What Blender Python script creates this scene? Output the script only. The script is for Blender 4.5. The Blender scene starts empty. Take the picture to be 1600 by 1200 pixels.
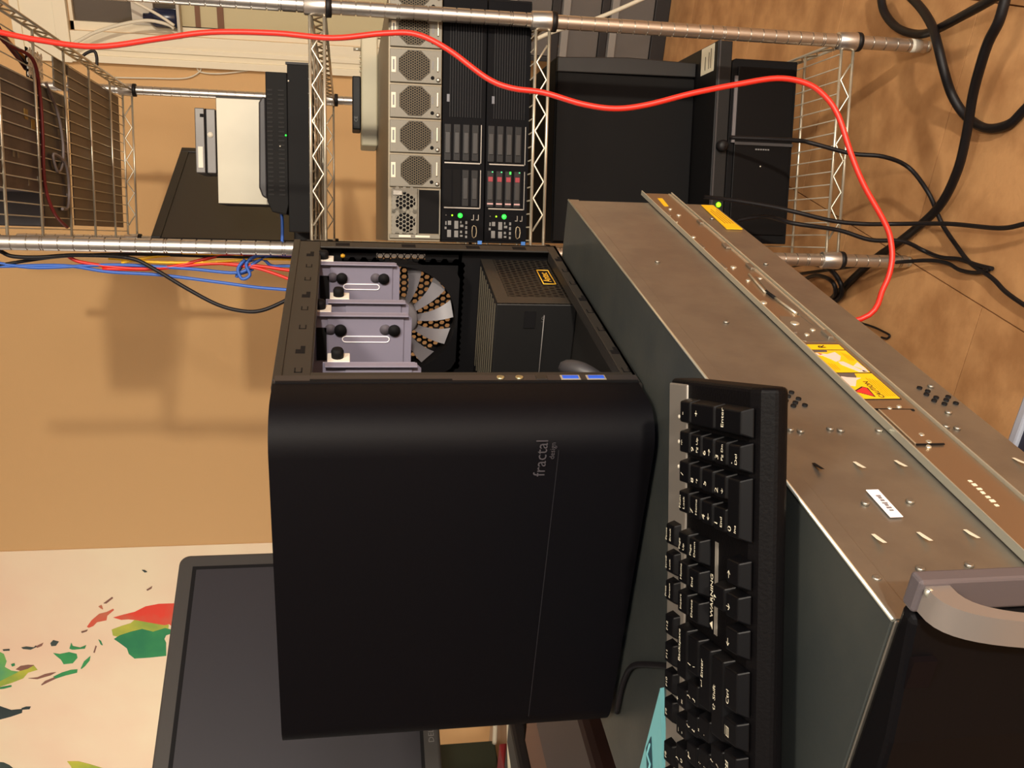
import bpy, math, random
from mathutils import Matrix, Vector
random.seed(7)
H = 1.134                      # camera height above the floor; z in this script is measured from the camera's height
sc = bpy.context.scene

# ---------------------------------------------------------------- camera
PITCH, ROLL, YAW, FPX = 0.176297, -0.003875, 0.467599, 1440.98
cp, sp, cr, sr = math.cos(PITCH), math.sin(PITCH), math.cos(ROLL), math.sin(ROLL)
c_, s_ = math.cos(YAW), math.sin(YAW)
M3 = (Matrix(((cr, -sr, 0), (sr, cr, 0), (0, 0, 1))) @ Matrix(((1, 0, 0), (0, -sp, -cp), (0, cp, -sp)))
      @ Matrix(((c_, s_, 0), (-s_, c_, 0), (0, 0, 1))))
right, down, fwd = Vector(M3[0]), Vector(M3[1]), Vector(M3[2])
cam = bpy.data.cameras.new('camera'); cam.sensor_width = 36; cam.lens = 36 * FPX / 1600; cam.clip_start = 0.02
co = bpy.data.objects.new('camera', cam); sc.collection.objects.link(co)
# the photograph was taken with the phone turned: the picture's right is the room's down
rot = Matrix((down, right, -fwd)).transposed()
co.matrix_world = Matrix.Translation((0, 0, H)) @ rot.to_4x4()
sc.camera = co

# ---------------------------------------------------------------- world, lights, exposure
wd = bpy.data.worlds.new('world'); sc.world = wd; wd.use_nodes = True
wd.node_tree.nodes['Background'].inputs[0].default_value = (0.015, 0.018, 0.03, 1)
wd.node_tree.nodes['Background'].inputs[1].default_value = 1.0
def lamp(name, loc, kind, energy, col, size=.1, rotation=None):
    l = bpy.data.lights.new(name, kind); l.energy = energy; l.color = col
    if kind == 'POINT': l.shadow_soft_size = size
    if kind == 'AREA': l.size = size
    o = bpy.data.objects.new(name, l); sc.collection.objects.link(o); o.location = loc
    if rotation: o.rotation_euler = rotation
    return o
LAMP_A, LAMP_B, LAMP_C, MON_L = 540, 62, 60, 1.6
lamp('floor_lamp_light', (2.15, -2.05, H + .32), 'POINT', LAMP_A, (1, .89, .73), .07)
lamp('ceiling_lamp_light', (.45, -.15, H + .68), 'POINT', LAMP_B, (1, .89, .73), .09)
lamp('side_lamp_light', (-4.3, 1.9, H + .95), 'POINT', LAMP_C, (1, .90, .76), .12)
l_ = lamp('screen_light', (.75, -.15, H + .15), 'AREA', MON_L, (.35, .42, 1), .45)
l_.rotation_euler = (Vector((-.45, .65, 0)) - Vector((.75, -.15, .15))).to_track_quat('-Z', 'Y').to_euler()
vs = sc.view_settings
vs.view_transform = 'Standard'; vs.look = 'None'; vs.gamma = 1; vs.use_curve_mapping = False; vs.exposure = 0.15

# ---------------------------------------------------------------- materials
def lin(c):
    return tuple((v / 255 / 12.92 if v / 255 <= .04045 else ((v / 255 + .055) / 1.055) ** 2.4) for v in c) + (1,)
MATS = {}
def mat(name, rgb, rough=.5, metal=0, spec=.5, rgb2=None, scale=8, bump=0, bscale=60, emit=0, alpha=None, transmission=0, coat=0, detail=4):
    if name in MATS: return MATS[name]
    m = bpy.data.materials.new(name); m.use_nodes = True; nt = m.node_tree; b = nt.nodes['Principled BSDF']
    b.inputs['Base Color'].default_value = lin(rgb); b.inputs['Roughness'].default_value = rough
    b.inputs['Metallic'].default_value = metal; b.inputs['Specular IOR Level'].default_value = spec
    b.inputs['Coat Weight'].default_value = coat
    if transmission: b.inputs['Transmission Weight'].default_value = transmission
    if alpha is not None: b.inputs['Alpha'].default_value = alpha
    if emit:
        b.inputs['Emission Color'].default_value = lin(rgb); b.inputs['Emission Strength'].default_value = emit
    tc = nt.nodes.new('ShaderNodeTexCoord')
    if rgb2:
        n = nt.nodes.new('ShaderNodeTexNoise'); n.inputs['Scale'].default_value = scale; n.inputs['Detail'].default_value = detail
        nt.links.new(tc.outputs['Object'], n.inputs['Vector'])
        r = nt.nodes.new('ShaderNodeValToRGB'); r.color_ramp.elements[0].color = lin(rgb); r.color_ramp.elements[1].color = lin(rgb2)
        r.color_ramp.elements[0].position = .38; r.color_ramp.elements[1].position = .65
        nt.links.new(n.outputs['Fac'], r.inputs['Fac']); nt.links.new(r.outputs['Color'], b.inputs['Base Color'])
    if bump:
        n2 = nt.nodes.new('ShaderNodeTexNoise'); n2.inputs['Scale'].default_value = bscale
        nt.links.new(tc.outputs['Object'], n2.inputs['Vector'])
        bp = nt.nodes.new('ShaderNodeBump'); bp.inputs['Strength'].default_value = bump; bp.inputs['Distance'].default_value = .002
        nt.links.new(n2.outputs['Fac'], bp.inputs['Height']); nt.links.new(bp.outputs['Normal'], b.inputs['Normal'])
    MATS[name] = m
    return m

def perforated(name, rgb, hole, pitch, radius, rough=.45, metal=.6, axes=(0, 2), slots=None):
    """metal sheet pierced by a fine grid of holes too small to build singly"""
    if name in MATS: return MATS[name]
    m = bpy.data.materials.new(name); m.use_nodes = True; nt = m.node_tree; b = nt.nodes['Principled BSDF']
    b.inputs['Roughness'].default_value = rough; b.inputs['Metallic'].default_value = metal
    b.inputs['Specular IOR Level'].default_value = .12
    tc = nt.nodes.new('ShaderNodeTexCoord'); sx = nt.nodes.new('ShaderNodeSeparateXYZ'); nt.links.new(tc.outputs['Object'], sx.inputs[0])
    def mth(op, a, bb=None):
        n = nt.nodes.new('ShaderNodeMath'); n.operation = op
        for i, v in enumerate((a, bb)):
            if v is None: continue
            if isinstance(v, (int, float)): n.inputs[i].default_value = v
            else: nt.links.new(v, n.inputs[i])
        return n.outputs[0]
    u = mth('DIVIDE', sx.outputs[axes[0]], pitch); v = mth('DIVIDE', sx.outputs[axes[1]], pitch * .866 if not slots else slots)
    row = mth('FLOOR', v); odd = mth('MODULO', mth('ABSOLUTE', row), 2.0)
    uu = mth('ADD', u, mth('MULTIPLY', odd, .5))
    fu = mth('SUBTRACT', mth('FRACT', uu), .5); fv = mth('MULTIPLY', mth('SUBTRACT', mth('FRACT', v), .5), .866 if not slots else 1.0)
    d = mth('SQRT', mth('ADD', mth('MULTIPLY', fu, fu), mth('MULTIPLY', fv, fv)))
    isin = mth('LESS_THAN', d, radius)
    mx = nt.nodes.new('ShaderNodeMix'); mx.data_type = 'RGBA'
    nt.links.new(isin, mx.inputs[0]); mx.inputs[6].default_value = lin(rgb); mx.inputs[7].default_value = lin(hole)
    nt.links.new(mx.outputs[2], b.inputs['Base Color'])
    nt.links.new(mth('MULTIPLY', mth('SUBTRACT', 1.0, isin), metal), b.inputs['Metallic'])
    MATS[name] = m
    return m

# ---------------------------------------------------------------- mesh helpers
def frame(x, y, z=0, rz=0): return Matrix.Translation((x, y, z + H)) @ Matrix.Rotation(rz, 4, 'Z')
ROOM = frame(0, 0, 0)
RLX, RLY, RROT = -.552, 1.640, math.radians(17.83)
RACK = frame(RLX, RLY, 0, RROT)
XF = {}                        # name -> world matrix of the thing an object hangs under

class MB:
    """collects shapes given in a frame's coordinates and links them as ONE mesh object"""
    def __init__(s, fr=ROOM): s.v, s.f, s.sm, s.fr, s.mi = [], [], [], fr, []
    def add(s, vs, fs, smooth=False):
        o = len(s.v); s.v += [s.fr @ Vector(p) for p in vs]; s.f += [tuple(i + o for i in f) for f in fs]; s.sm += [smooth] * len(fs)
        return s
    def box(s, x0, x1, y0, y1, z0, z1):
        return s.add([(x0, y0, z0), (x1, y0, z0), (x1, y1, z0), (x0, y1, z0), (x0, y0, z1), (x1, y0, z1), (x1, y1, z1), (x0, y1, z1)],
                     [(0, 3, 2, 1), (4, 5, 6, 7), (0, 1, 5, 4), (1, 2, 6, 5), (2, 3, 7, 6), (3, 0, 4, 7)])
    def prism(s, poly, ax, a, b, smooth=False):
        """poly: 2-D outline in the two axes other than ax, extruded from a to b along ax"""
        def P(p, t): return (t, p[0], p[1]) if ax == 0 else (p[0], t, p[1]) if ax == 1 else (p[0], p[1], t)
        n = len(poly)
        return s.add([P(p, a) for p in poly] + [P(p, b) for p in poly],
                     [tuple(range(n))[::-1], tuple(range(n, 2 * n))]).add([P(p, a) for p in poly] + [P(p, b) for p in poly],
                     [(i, (i + 1) % n, (i + 1) % n + n, i + n) for i in range(n)], True) if smooth else s.add([P(p, a) for p in poly] + [P(p, b) for p in poly],
                     [tuple(range(n))[::-1], tuple(range(n, 2 * n))] + [(i, (i + 1) % n, (i + 1) % n + n, i + n) for i in range(n)])
    def cyl(s, p0, p1, r, seg=12, r1=None):
        return s.tube([p0, p1], r, seg, r1=r1)
    def tube(s, path, r, seg=8, r1=None, closed=False):
        P = [Vector(p) for p in path]; n = len(P); vs, fs = [], []
        d0 = (P[1] - P[0]).normalized(); up = Vector((0, 0, 1)) if abs(d0.z) < .9 else Vector((1, 0, 0))
        a = d0.cross(up).normalized()
        for i in range(n):
            if closed: d = P[(i + 1) % n] - P[i - 1]
            else: d = (P[min(i + 1, n - 1)] - P[max(i - 1, 0)])
            d.normalize(); a = (a - d * a.dot(d)).normalized(); b = d.cross(a)
            rr = r if r1 is None else r + (r1 - r) * i / (n - 1)
            for k in range(seg):
                t = 2 * math.pi * k / seg; vs.append(tuple(P[i] + (a * math.cos(t) + b * math.sin(t)) * rr))
        for i in range(n if closed else n - 1):
            j = (i + 1) % n
            for k in range(seg): fs.append((i * seg + k, i * seg + (k + 1) % seg, j * seg + (k + 1) % seg, j * seg + k))
        s.add(vs, fs, True)
        if not closed:
            o = len(s.v) - len(vs)
            s.f += [tuple(o + k for k in range(seg))[::-1], tuple(o + (n - 1) * seg + k for k in range(seg))]; s.sm += [False, False]
        return s
    def lathe(s, prof, c, ax=2, seg=20, sharp=False):
        """prof: (r, t) pairs along axis ax from centre c"""
        vs, fs = [], []
        for r, t in prof:
            for k in range(seg):
                u, w = r * math.cos(2 * math.pi * k / seg), r * math.sin(2 * math.pi * k / seg)
                q = (c[0] + t, c[1] + u, c[2] + w) if ax == 0 else (c[0] + u, c[1] + t, c[2] + w) if ax == 1 else (c[0] + u, c[1] + w, c[2] + t)
                vs.append(q)
        n = len(prof)
        if sharp:      # every band keeps its own rings, so the shading breaks at each edge
            allv = []
            for i in range(n - 1):
                o = len(allv); allv += vs[i * seg:(i + 2) * seg]
                for k in range(seg): fs.append((o + k, o + (k + 1) % seg, o + seg + (k + 1) % seg, o + seg + k))
            o = len(allv); allv += vs[:seg] + vs[-seg:]
            fs += [tuple(o + k for k in range(seg))[::-1], tuple(o + seg + k for k in range(seg))]
            return s.add(allv, fs, True)
        for i in range(n - 1):
            for k in range(seg): fs.append((i * seg + k, i * seg + (k + 1) % seg, (i + 1) * seg + (k + 1) % seg, (i + 1) * seg + k))
        fs += [tuple(range(seg))[::-1], tuple((n - 1) * seg + k for k in range(seg))]
        return s.add(vs, fs, True)
    def hexplate(s, ax, t0, t1, u0, v0, nu, nv, cell, rh, holes=None, flip=False):
        """a plate of hexagonal cells, each a ring round a hole where holes(u, v) says so"""
        def P(u, v, t): return (t, u, v) if ax == 0 else (u, t, v) if ax == 1 else (u, v, t)
        for j in range(nv):
            for i in range(nu):
                u = u0 + (i + .5 * (j % 2)) * cell; v = v0 + j * cell * .866
                o = [(u + cell * .58 * math.cos(math.pi / 6 + k * math.pi / 3), v + cell * .58 * math.sin(math.pi / 6 + k * math.pi / 3)) for k in range(6)]
                if holes is None or holes(u, v):
                    q = [(u + rh * math.cos(math.pi / 6 + k * math.pi / 3), v + rh * math.sin(math.pi / 6 + k * math.pi / 3)) for k in range(6)]
                    s.add([P(*p, t0) for p in o] + [P(*p, t0) for p in q] + [P(*p, t1) for p in q],
                          [(k, (k + 1) % 6, 6 + (k + 1) % 6, 6 + k) for k in range(6)] + [(6 + k, 6 + (k + 1) % 6, 12 + (k + 1) % 6, 12 + k) for k in range(6)])
                else:
                    s.add([P(*p, t0) for p in o], [(0, 1, 2, 3, 4, 5)])
        return s
    def build(s, name, m, parent=None, label=None, bevel=0, seg=2, kind=None, origin=None, subd=0):
        me = bpy.data.meshes.new(name); o = bpy.data.objects.new(name, me); sc.collection.objects.link(o)
        if parent is not None:
            W = XF[parent.name]; o.parent = parent
        else:
            if origin is None:
                xs = [p.x for p in s.v]; ys = [p.y for p in s.v]; zs = [p.z for p in s.v]
                origin = ((min(xs) + max(xs)) / 2, (min(ys) + max(ys)) / 2, min(zs))
            W = Matrix.Translation(origin); o.matrix_world = W
        Wi = W.inverted(); XF[o.name] = W
        me.from_pydata([tuple(Wi @ p) for p in s.v], [], s.f); me.validate()
        if len(me.polygons) == len(s.sm): me.polygons.foreach_set('use_smooth', s.sm)
        if m: me.materials.append(m)
        me.update()
        if bevel:
            b = o.modifiers.new('bevel', 'BEVEL'); b.width = bevel; b.segments = seg; b.limit_method = 'ANGLE'; b.angle_limit = math.radians(40)
        if label: o['label'] = label
        if kind: o['kind'] = kind
        return o

def thing(name, label, cat, fr=ROOM, loc=(0, 0, 0), group=None):
    o = bpy.data.objects.new(name, None); sc.collection.objects.link(o); o.empty_display_size = .03
    p = fr @ Vector(loc); rz = fr.to_euler().z
    o.location = p; o.rotation_euler = (0, 0, rz); XF[o.name] = Matrix.Translation(p) @ Matrix.Rotation(rz, 4, 'Z')
    o['label'] = label; o['category'] = cat
    if group: o['group'] = group
    return o
def tag(o, label, cat, group=None):
    o['label'] = label; o['category'] = cat
    if group: o['group'] = group
    return o
def struct(o): o['kind'] = 'structure'; return o

TXT = {}
def text(name, body, org, xd, yd, size, m, parent, fr=ROOM, align='CENTER', lift=.0003, bold=0, squash=1):
    """printed lettering: flat mesh text at org, reading along xd with its top towards yd (frame coordinates)"""
    key = (body, align, bold)
    if key not in TXT:
        cu = bpy.data.curves.new('t', 'FONT'); cu.body = body; cu.size = 1; cu.align_x = align; cu.align_y = 'CENTER'; cu.resolution_u = 2; cu.offset = bold
        ob = bpy.data.objects.new('t', cu); sc.collection.objects.link(ob); bpy.context.view_layer.update()
        me = bpy.data.meshes.new_from_object(ob.evaluated_get(bpy.context.evaluated_depsgraph_get()))
        TXT[key] = ([tuple(v.co) for v in me.vertices], [tuple(p.vertices) for p in me.polygons])
        bpy.data.objects.remove(ob); bpy.data.curves.remove(cu); bpy.data.meshes.remove(me)
    vs, fs = TXT[key]; X = Vector(xd).normalized(); Y = Vector(yd).normalized(); N = X.cross(Y)
    O = Vector(org) + N * lift
    return MB(fr).add([tuple(O + X * (v[0] * size * squash) + Y * (v[1] * size)) for v in vs], fs).build(name, m, parent)

def smooth_path(pts, sub=6):
    P = [Vector(p) for p in pts]; out = []
    for i in range(len(P) - 1):
        a, b, c, d = P[max(i - 1, 0)], P[i], P[i + 1], P[min(i + 2, len(P) - 1)]
        for k in range(sub):
            t = k / sub; out.append(.5 * ((2 * b) + (c - a) * t + (2 * a - 5 * b + 4 * c - d) * t * t + (3 * b - a - 3 * c + d) * t ** 3))
    return out + [P[-1]]
WORLD = Matrix.Identity(4)
def cable(name, pts, r, m, label, cat='cable', group=None, sub=6, seg=8, parent=None):
    o = MB(WORLD).tube(smooth_path(pts, sub), r, seg).build(name, m, parent)
    if parent is None: tag(o, label, cat, group)
    return o

# ================================================================ MATERIALS IN USE
cork = mat('cork_floor', (206, 156, 104), .65, rgb2=(172, 124, 78), scale=11, bump=.25, bscale=90, detail=8)
cork_gap = mat('cork_joint', (120, 80, 46), .8)
wall_m = mat('tan_wall_paint', (214, 173, 120), .75, bump=.12, bscale=160)
trim_m = mat('cream_trim_paint', (236, 226, 200), .4)
ceil_m = mat('ceiling_paint', (176, 178, 182), .8)
far_m = mat('grey_wall_paint', (112, 116, 124), .8)
chrome = mat('zinc_wire', (206, 200, 182), .32, .75)
post_m = mat('chromed_post', (206, 200, 192), .34, .95)
groove_m = mat('groove_shadow', (84, 74, 66), .5, .7)
black_pl = mat('black_plastic', (14, 12, 14), .55, spec=.35)
black_matte = mat('matte_black', (7, 6, 8), .75, spec=.2)
black_gloss = mat('black_gloss', (14, 13, 16), .22)
dark_grey = mat('dark_grey_plastic', (52, 50, 52), .5)
mid_grey = mat('mid_grey_plastic', (96, 92, 90), .45)
steel_blk = mat('black_painted_steel', (34, 32, 30), .45, .2)
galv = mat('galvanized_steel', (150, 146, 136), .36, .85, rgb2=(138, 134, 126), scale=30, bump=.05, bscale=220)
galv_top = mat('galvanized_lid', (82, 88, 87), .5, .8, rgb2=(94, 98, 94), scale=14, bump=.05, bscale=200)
rail_m = mat('rail_steel', (222, 224, 210), .28, .85)
rail_in = mat('rail_channel', (160, 140, 118), .3, .85)
silver = mat('silver_paint', (146, 138, 132), .36, .6)
sun_grey = mat('server_grey', (116, 112, 100), .5, .1)
white_m = mat('white_plastic', (206, 200, 184), .5)
cream_m = mat('cream_plastic', (188, 180, 152), .5)
lav = mat('shaded_bracket_white', (118, 114, 130), .45)  # white paint, darkened so the colour carries the shade inside the case
fan_shaded = mat('shaded_blade_white', (98, 95, 99), .45)  # white blades, with the case's inner shade put into the colour
yellow = mat('label_yellow', (228, 176, 14), .45)
ink = mat('black_ink', (22, 18, 16), .6)
legend = mat('key_legend', (226, 220, 196), .5)
red_m = mat('red_ink', (214, 40, 36), .5)
red_cable = mat('red_cable', (204, 38, 24), .42)
blue_cable = mat('blue_cable', (44, 92, 180), .45)
yel_cable = mat('yellow_cable', (240, 186, 30), .45)
black_cable = mat('black_cable', (20, 17, 19), .5, spec=.3)
white_cable = mat('white_cable', (220, 212, 190), .45)
green_led = mat('green_led', (40, 255, 60), .4, emit=2.2)
yel_led = mat('lime_led', (150, 255, 30), .4, emit=2.2)
gold = mat('gold_print', (226, 170, 50), .45)

# ================================================================ ROOM
YW = 3.75
fl = struct(MB().box(-5.0, 3.2, -3.2, YW, -H - .06, -H - .005).build('floor', cork_gap, origin=(0, 0, -.06)))
k = 0
for i in range(-9, 8):
    for j in range(-7, 9):
        x0 = -.551 + i * .495; y0 = 1.65 + (j - 4) * .503 + (-.25 if i % 2 else 0)
        a, b, c, d = max(x0, -4.99), min(x0 + .4922, 3.19), max(y0, -3.19), min(y0 + .5003, YW - .001)
        if b - a < .02 or d - c < .02: continue
        MB().box(a, b, c, d, -H - .005, -H).build('tile', cork, fl)
wallb = MB()
WX0, WX1, WZ0, WZ1 = -.455, 1.0, -.42, .98          # window opening in the back wall
wallb.box(-5.0, WX0, YW, YW + .12, -H, 1.98).box(WX1, 3.2, YW, YW + .12, -H, 1.98).box(WX0, WX1, YW, YW + .12, -H, WZ0).box(WX0, WX1, YW, YW + .12, WZ1, 1.98)
struct(wallb.build('wall_back', wall_m))
struct(MB().box(-5.1, -5.0, -3.2, YW, -H, 1.98).build('wall_left', far_m))
struct(MB().box(3.2, 3.3, -3.2, YW, -H, 1.98).build('wall_right', far_m))
struct(MB().box(-5.0, 3.2, -3.3, -3.2, -H, 1.98).build('wall_front', far_m))
struct(MB().box(-5.0, 3.2, -3.2, YW, 1.98, 2.04).build('ceiling', ceil_m))
struct(MB().box(-5.0, 3.19, YW - .016, YW, -H, -H + .12).build('baseboard_back', trim_m, bevel=.003))

# window: casing with stepped mouldings, sash, glass, shade
win = MB()
def casing(x0, x1, z0, z1, head):
    if head: win.box(x0, x1, YW - .020, YW, z0, z1).box(x0, x1, YW - .030, YW - .018, z1 - .03, z1).box(x0, x1, YW - .026, YW - .018, z0, z0 + .045)
    else: win.box(x0, x1, YW - .020, YW, z0, z1)
casing(-.565, 1.11, .98, 1.165, True)
win.box(-.560, -.455, YW - .018, YW, -.42, .979).box(-.560, -.535, YW - .032, YW - .017, -.42, .979).box(-.515, -.498, YW - .025, YW - .017, -.42, .979)
win.box(1.0, 1.105, YW - .018, YW, -.42, .979)
win.box(-.60, 1.15, YW - .05, YW, -.45, -.42).box(-.56, 1.11, YW - .018, YW, -.55, -.45)
wf = struct(win.build('window_1', trim_m, bevel=.002))
s = MB()
s.box(WX0, WX0 + .03, YW + .01, YW + .05, WZ0, WZ1).box(WX0, WX1, YW + .01, YW + .05, WZ1 - .012, WZ1).box(WX0, WX1, YW + .01, YW + .05, WZ0, WZ0 + .04)
s.box(WX1 - .03, WX1, YW + .01, YW + .05, WZ0, WZ1)
s.build('window_sash', trim_m, wf)
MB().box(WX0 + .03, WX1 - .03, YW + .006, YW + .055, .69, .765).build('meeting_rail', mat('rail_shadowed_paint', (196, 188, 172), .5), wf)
MB().box(WX0 + .03, WX1 - .03, YW + .028, YW + .032, .765, WZ1 - .01).build('pane', mat('night_glass', (84, 74, 62), .12, spec=.9), wf)
MB().box(WX0 + .03, WX1 - .03, YW + .028, YW + .032, WZ0 + .04, .69).build('pane', MATS['night_glass'], wf)
reflection = tag(MB().box(WX0 + .034, WX1 - .034, YW + .010, YW + .016, -.38, .60).build('wall_reflection_panel', mat('beige_reflection', (196, 184, 146), .8)),  # opaque panel standing in for the lit wall's reflection in the lower pane
            'beige shade of the lit wall, built as a panel over the lower part of the cream window', 'reflection panel')
MB().box(WX0 + .034, WX1 - .034, YW + .004, YW + .0105, .527, .545).build('reflected_bar', mat('brown_reflected_bar', (120, 84, 62), .7), reflection)  # brown bars of the same reflection, built as thin strips
MB().box(WX0 + .034, WX1 - .034, YW + .004, YW + .0105, .444, .467).build('reflected_bar', MATS['brown_reflected_bar'], reflection)
# dark blue bottle on the rail behind the cable
b_ = MB().lathe([(.030, 0), (.034, .006), (.034, .075), (.03, .085), (.014, .10), (.013, .118), (.0, .119)], (-.395, YW - .01, .604), 2, 18)
bt = MB().box(-.452, -.30, YW - .044, YW + .004, .592, .602).build('window_ledge', MATS['rail_shadowed_paint'], wf)
tag(b_.build('bottle', mat('navy_glass', (32, 38, 62), .25)), 'dark navy bottle standing on the ledge in the window', 'bottle')

# world map poster on the back wall
PY = YW - .004
post = tag(MB().box(-4.9, -2.745, PY, YW, -.25, 1.92).build('world_map_poster', mat('poster_paper', (250, 232, 200), .7, rgb2=(246, 214, 186), scale=1.3)),
           'cream wall poster printed with a watercolour world map', 'poster')
def wc(name, c1, c2, scale=3.5): return mat(name, c1, .7, rgb2=c2, scale=scale)
g1 = wc('watercolour_green', (28, 128, 84), (60, 160, 90)); r1 = wc('watercolour_red', (236, 66, 44), (196, 120, 90), 5)
y1 = wc('watercolour_yellow', (206, 200, 70), (150, 176, 70), 6); d1 = wc('watercolour_dark', (46, 60, 62), (70, 84, 80)); t1 = wc('watercolour_teal', (40, 140, 140), (120, 186, 90), 3)
b1 = wc('watercolour_brown', (150, 100, 86), (120, 90, 80))
NL = [0]
def land(pts, m, lift=.0006):
    NL[0] += 1; lift += NL[0] * .00012
    MB().prism(pts, 1, PY - lift, PY + .0005).build('landmass', m, post)
land([(-3.158, 1.130), (-3.143, 1.082), (-3.129, 1.028), (-3.098, 0.974), (-3.086, 0.912), (-3.087, 0.825), (-3.265, 0.840), (-3.215, 0.875), (-3.225, 0.907), (-3.203, 0.966), (-3.183, 1.017), (-3.174, 1.059), (-3.175, 1.094)], r1)
land([(-3.213, 1.098), (-3.198, 1.053), (-3.179, 1.034), (-3.200, 0.966), (-3.221, 0.898), (-3.217, 0.876), (-3.262, 0.884), (-3.295, 0.940), (-3.278, 1.008), (-3.283, 1.114), (-3.271, 1.143), (-3.233, 1.145)], y1)
land([(-3.271, 1.112), (-3.251, 1.058), (-3.237, 1.004), (-3.258, 0.954), (-3.238, 0.895), (-3.265, 0.840), (-3.286, 0.895), (-3.309, 0.905), (-3.334, 0.899), (-3.419, 0.906), (-3.425, 0.987), (-3.426, 1.058), (-3.394, 1.082), (-3.357, 1.087), (-3.319, 1.118), (-3.293, 1.141)], g1)
land([(-3.208, 1.256), (-3.169, 1.230), (-3.131, 1.191), (-3.122, 1.156), (-3.104, 1.124), (-3.112, 1.121), (-3.145, 1.155), (-3.173, 1.162), (-3.182, 1.206), (-3.205, 1.226), (-3.215, 1.248)], r1)
land([(-3.363, 1.430), (-3.371, 1.401), (-3.362, 1.357), (-3.376, 1.324), (-3.401, 1.323), (-3.435, 1.349), (-3.438, 1.392), (-3.407, 1.401), (-3.382, 1.419)], g1)
land([(-3.516, 1.451), (-3.492, 1.408), (-3.477, 1.363), (-3.476, 1.332), (-3.498, 1.337), (-3.512, 1.393), (-3.529, 1.439)], g1)
land([(-3.564, 1.514), (-3.541, 1.493), (-3.520, 1.447), (-3.529, 1.439), (-3.549, 1.477), (-3.568, 1.510)], b1)
land([(-3.517, 1.567), (-3.514, 1.524), (-3.496, 1.487), (-3.489, 1.455), (-3.488, 1.434), (-3.506, 1.462), (-3.526, 1.526)], b1)
land([(-3.472, 1.317), (-3.427, 1.296), (-3.393, 1.261), (-3.423, 1.269), (-3.458, 1.295), (-3.475, 1.313)], g1)
land([(-3.312, 1.730), (-3.340, 1.668), (-3.353, 1.653), (-3.401, 1.648), (-3.436, 1.662), (-3.462, 1.636), (-3.471, 1.603), (-3.488, 1.615), (-3.509, 1.660), (-3.531, 1.698), (-3.538, 1.767)], t1)
land([(-3.476, 1.613), (-3.438, 1.556), (-3.434, 1.530), (-3.465, 1.517), (-3.480, 1.562), (-3.515, 1.589), (-3.541, 1.648), (-3.561, 1.703), (-3.551, 1.752), (-3.525, 1.697)], y1)
land([(-3.454, 1.614), (-3.435, 1.590), (-3.430, 1.555), (-3.434, 1.528), (-3.454, 1.558), (-3.465, 1.594)], b1)
land([(-3.660, 1.787), (-3.691, 1.723), (-3.721, 1.676), (-3.719, 1.623), (-3.744, 1.629), (-3.765, 1.683), (-3.780, 1.737), (-3.780, 1.807)], d1)
land([(-3.713, 1.627), (-3.704, 1.603), (-3.706, 1.582), (-3.722, 1.590), (-3.723, 1.624)], d1)
land([(-4.107, 1.462), (-4.113, 1.407), (-4.140, 1.355), (-4.182, 1.285), (-4.259, 1.294), (-4.243, 1.442), (-4.144, 1.448)], y1)
land([(-4.069, 1.819), (-4.084, 1.767), (-4.105, 1.744), (-4.134, 1.726), (-4.180, 1.746), (-4.171, 1.835)], d1)
land([(-3.317, 1.568), (-3.313, 1.546), (-3.321, 1.513), (-3.310, 1.503), (-3.316, 1.496), (-3.333, 1.528), (-3.326, 1.561)], d1)
land([(-3.299, 1.434), (-3.281, 1.419), (-3.292, 1.395), (-3.316, 1.411), (-3.317, 1.432)], d1)
land([(-3.316, 1.504), (-3.303, 1.481), (-3.295, 1.466), (-3.312, 1.474), (-3.323, 1.497)], b1)
land([(-3.338, 1.352), (-3.303, 1.339), (-3.325, 1.335), (-3.337, 1.302), (-3.323, 1.273), (-3.343, 1.281), (-3.346, 1.329), (-3.345, 1.342)], g1)
land([(-3.085, 1.188), (-3.078, 1.173), (-3.103, 1.170), (-3.097, 1.179)], r1)
land([(-2.996, 0.960), (-2.976, 0.932), (-2.989, 0.936), (-3.001, 0.956)], b1)
land([(-3.067, 1.163), (-3.032, 1.121), (-3.038, 1.117), (-3.068, 1.150)], b1)
land([(-2.877, 0.969), (-2.878, 0.957), (-2.889, 0.947), (-2.891, 0.958)], d1)
land([(-3.291, 1.212), (-3.301, 1.202), (-3.328, 1.197), (-3.322, 1.205)], g1)
land([(-3.370, 1.245), (-3.329, 1.230), (-3.335, 1.226), (-3.373, 1.239)], b1)
land([(-3.324, 1.653), (-3.323, 1.623), (-3.331, 1.623), (-3.331, 1.650)], d1)
land([(-3.565, 1.703), (-3.556, 1.650), (-3.564, 1.650), (-3.574, 1.688), (-3.575, 1.705)], g1)
land([(-3.420, 1.630), (-3.415, 1.614), (-3.428, 1.614), (-3.433, 1.627)], g1)
land([(-3.236, 1.285), (-3.226, 1.254), (-3.234, 1.259), (-3.243, 1.282)], b1)


# ================================================================ DESKS
desk_m = mat('desk_wood', (150, 112, 70), .5, rgb2=(128, 90, 54), scale=5)
def desk(name, label, x0, x1, y0, y1):
    t = thing(name, label, 'desk', ROOM, ((x0 + x1) / 2, (y0 + y1) / 2, -H))
    MB().box(x0, x1, y0, y1, -.455, -.425).build('desk_top', desk_m, t, bevel=.003)
    for x in (x0 + .05, x1 - .62):
        for y in (y0 + .04, y1 - .08): MB().box(x, x + .04, y, y + .04, -H, -.455).build('leg', black_pl, t, bevel=.003)
    return t
desk('desk', 'wooden desk carrying the silver rack server and the black computer case', -2.5, -.30, .16, 1.09)
desk('side_desk', 'wooden side desk behind the monitor, strewn with folders', -3.1, -1.0, 1.10, 2.02)

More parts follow.
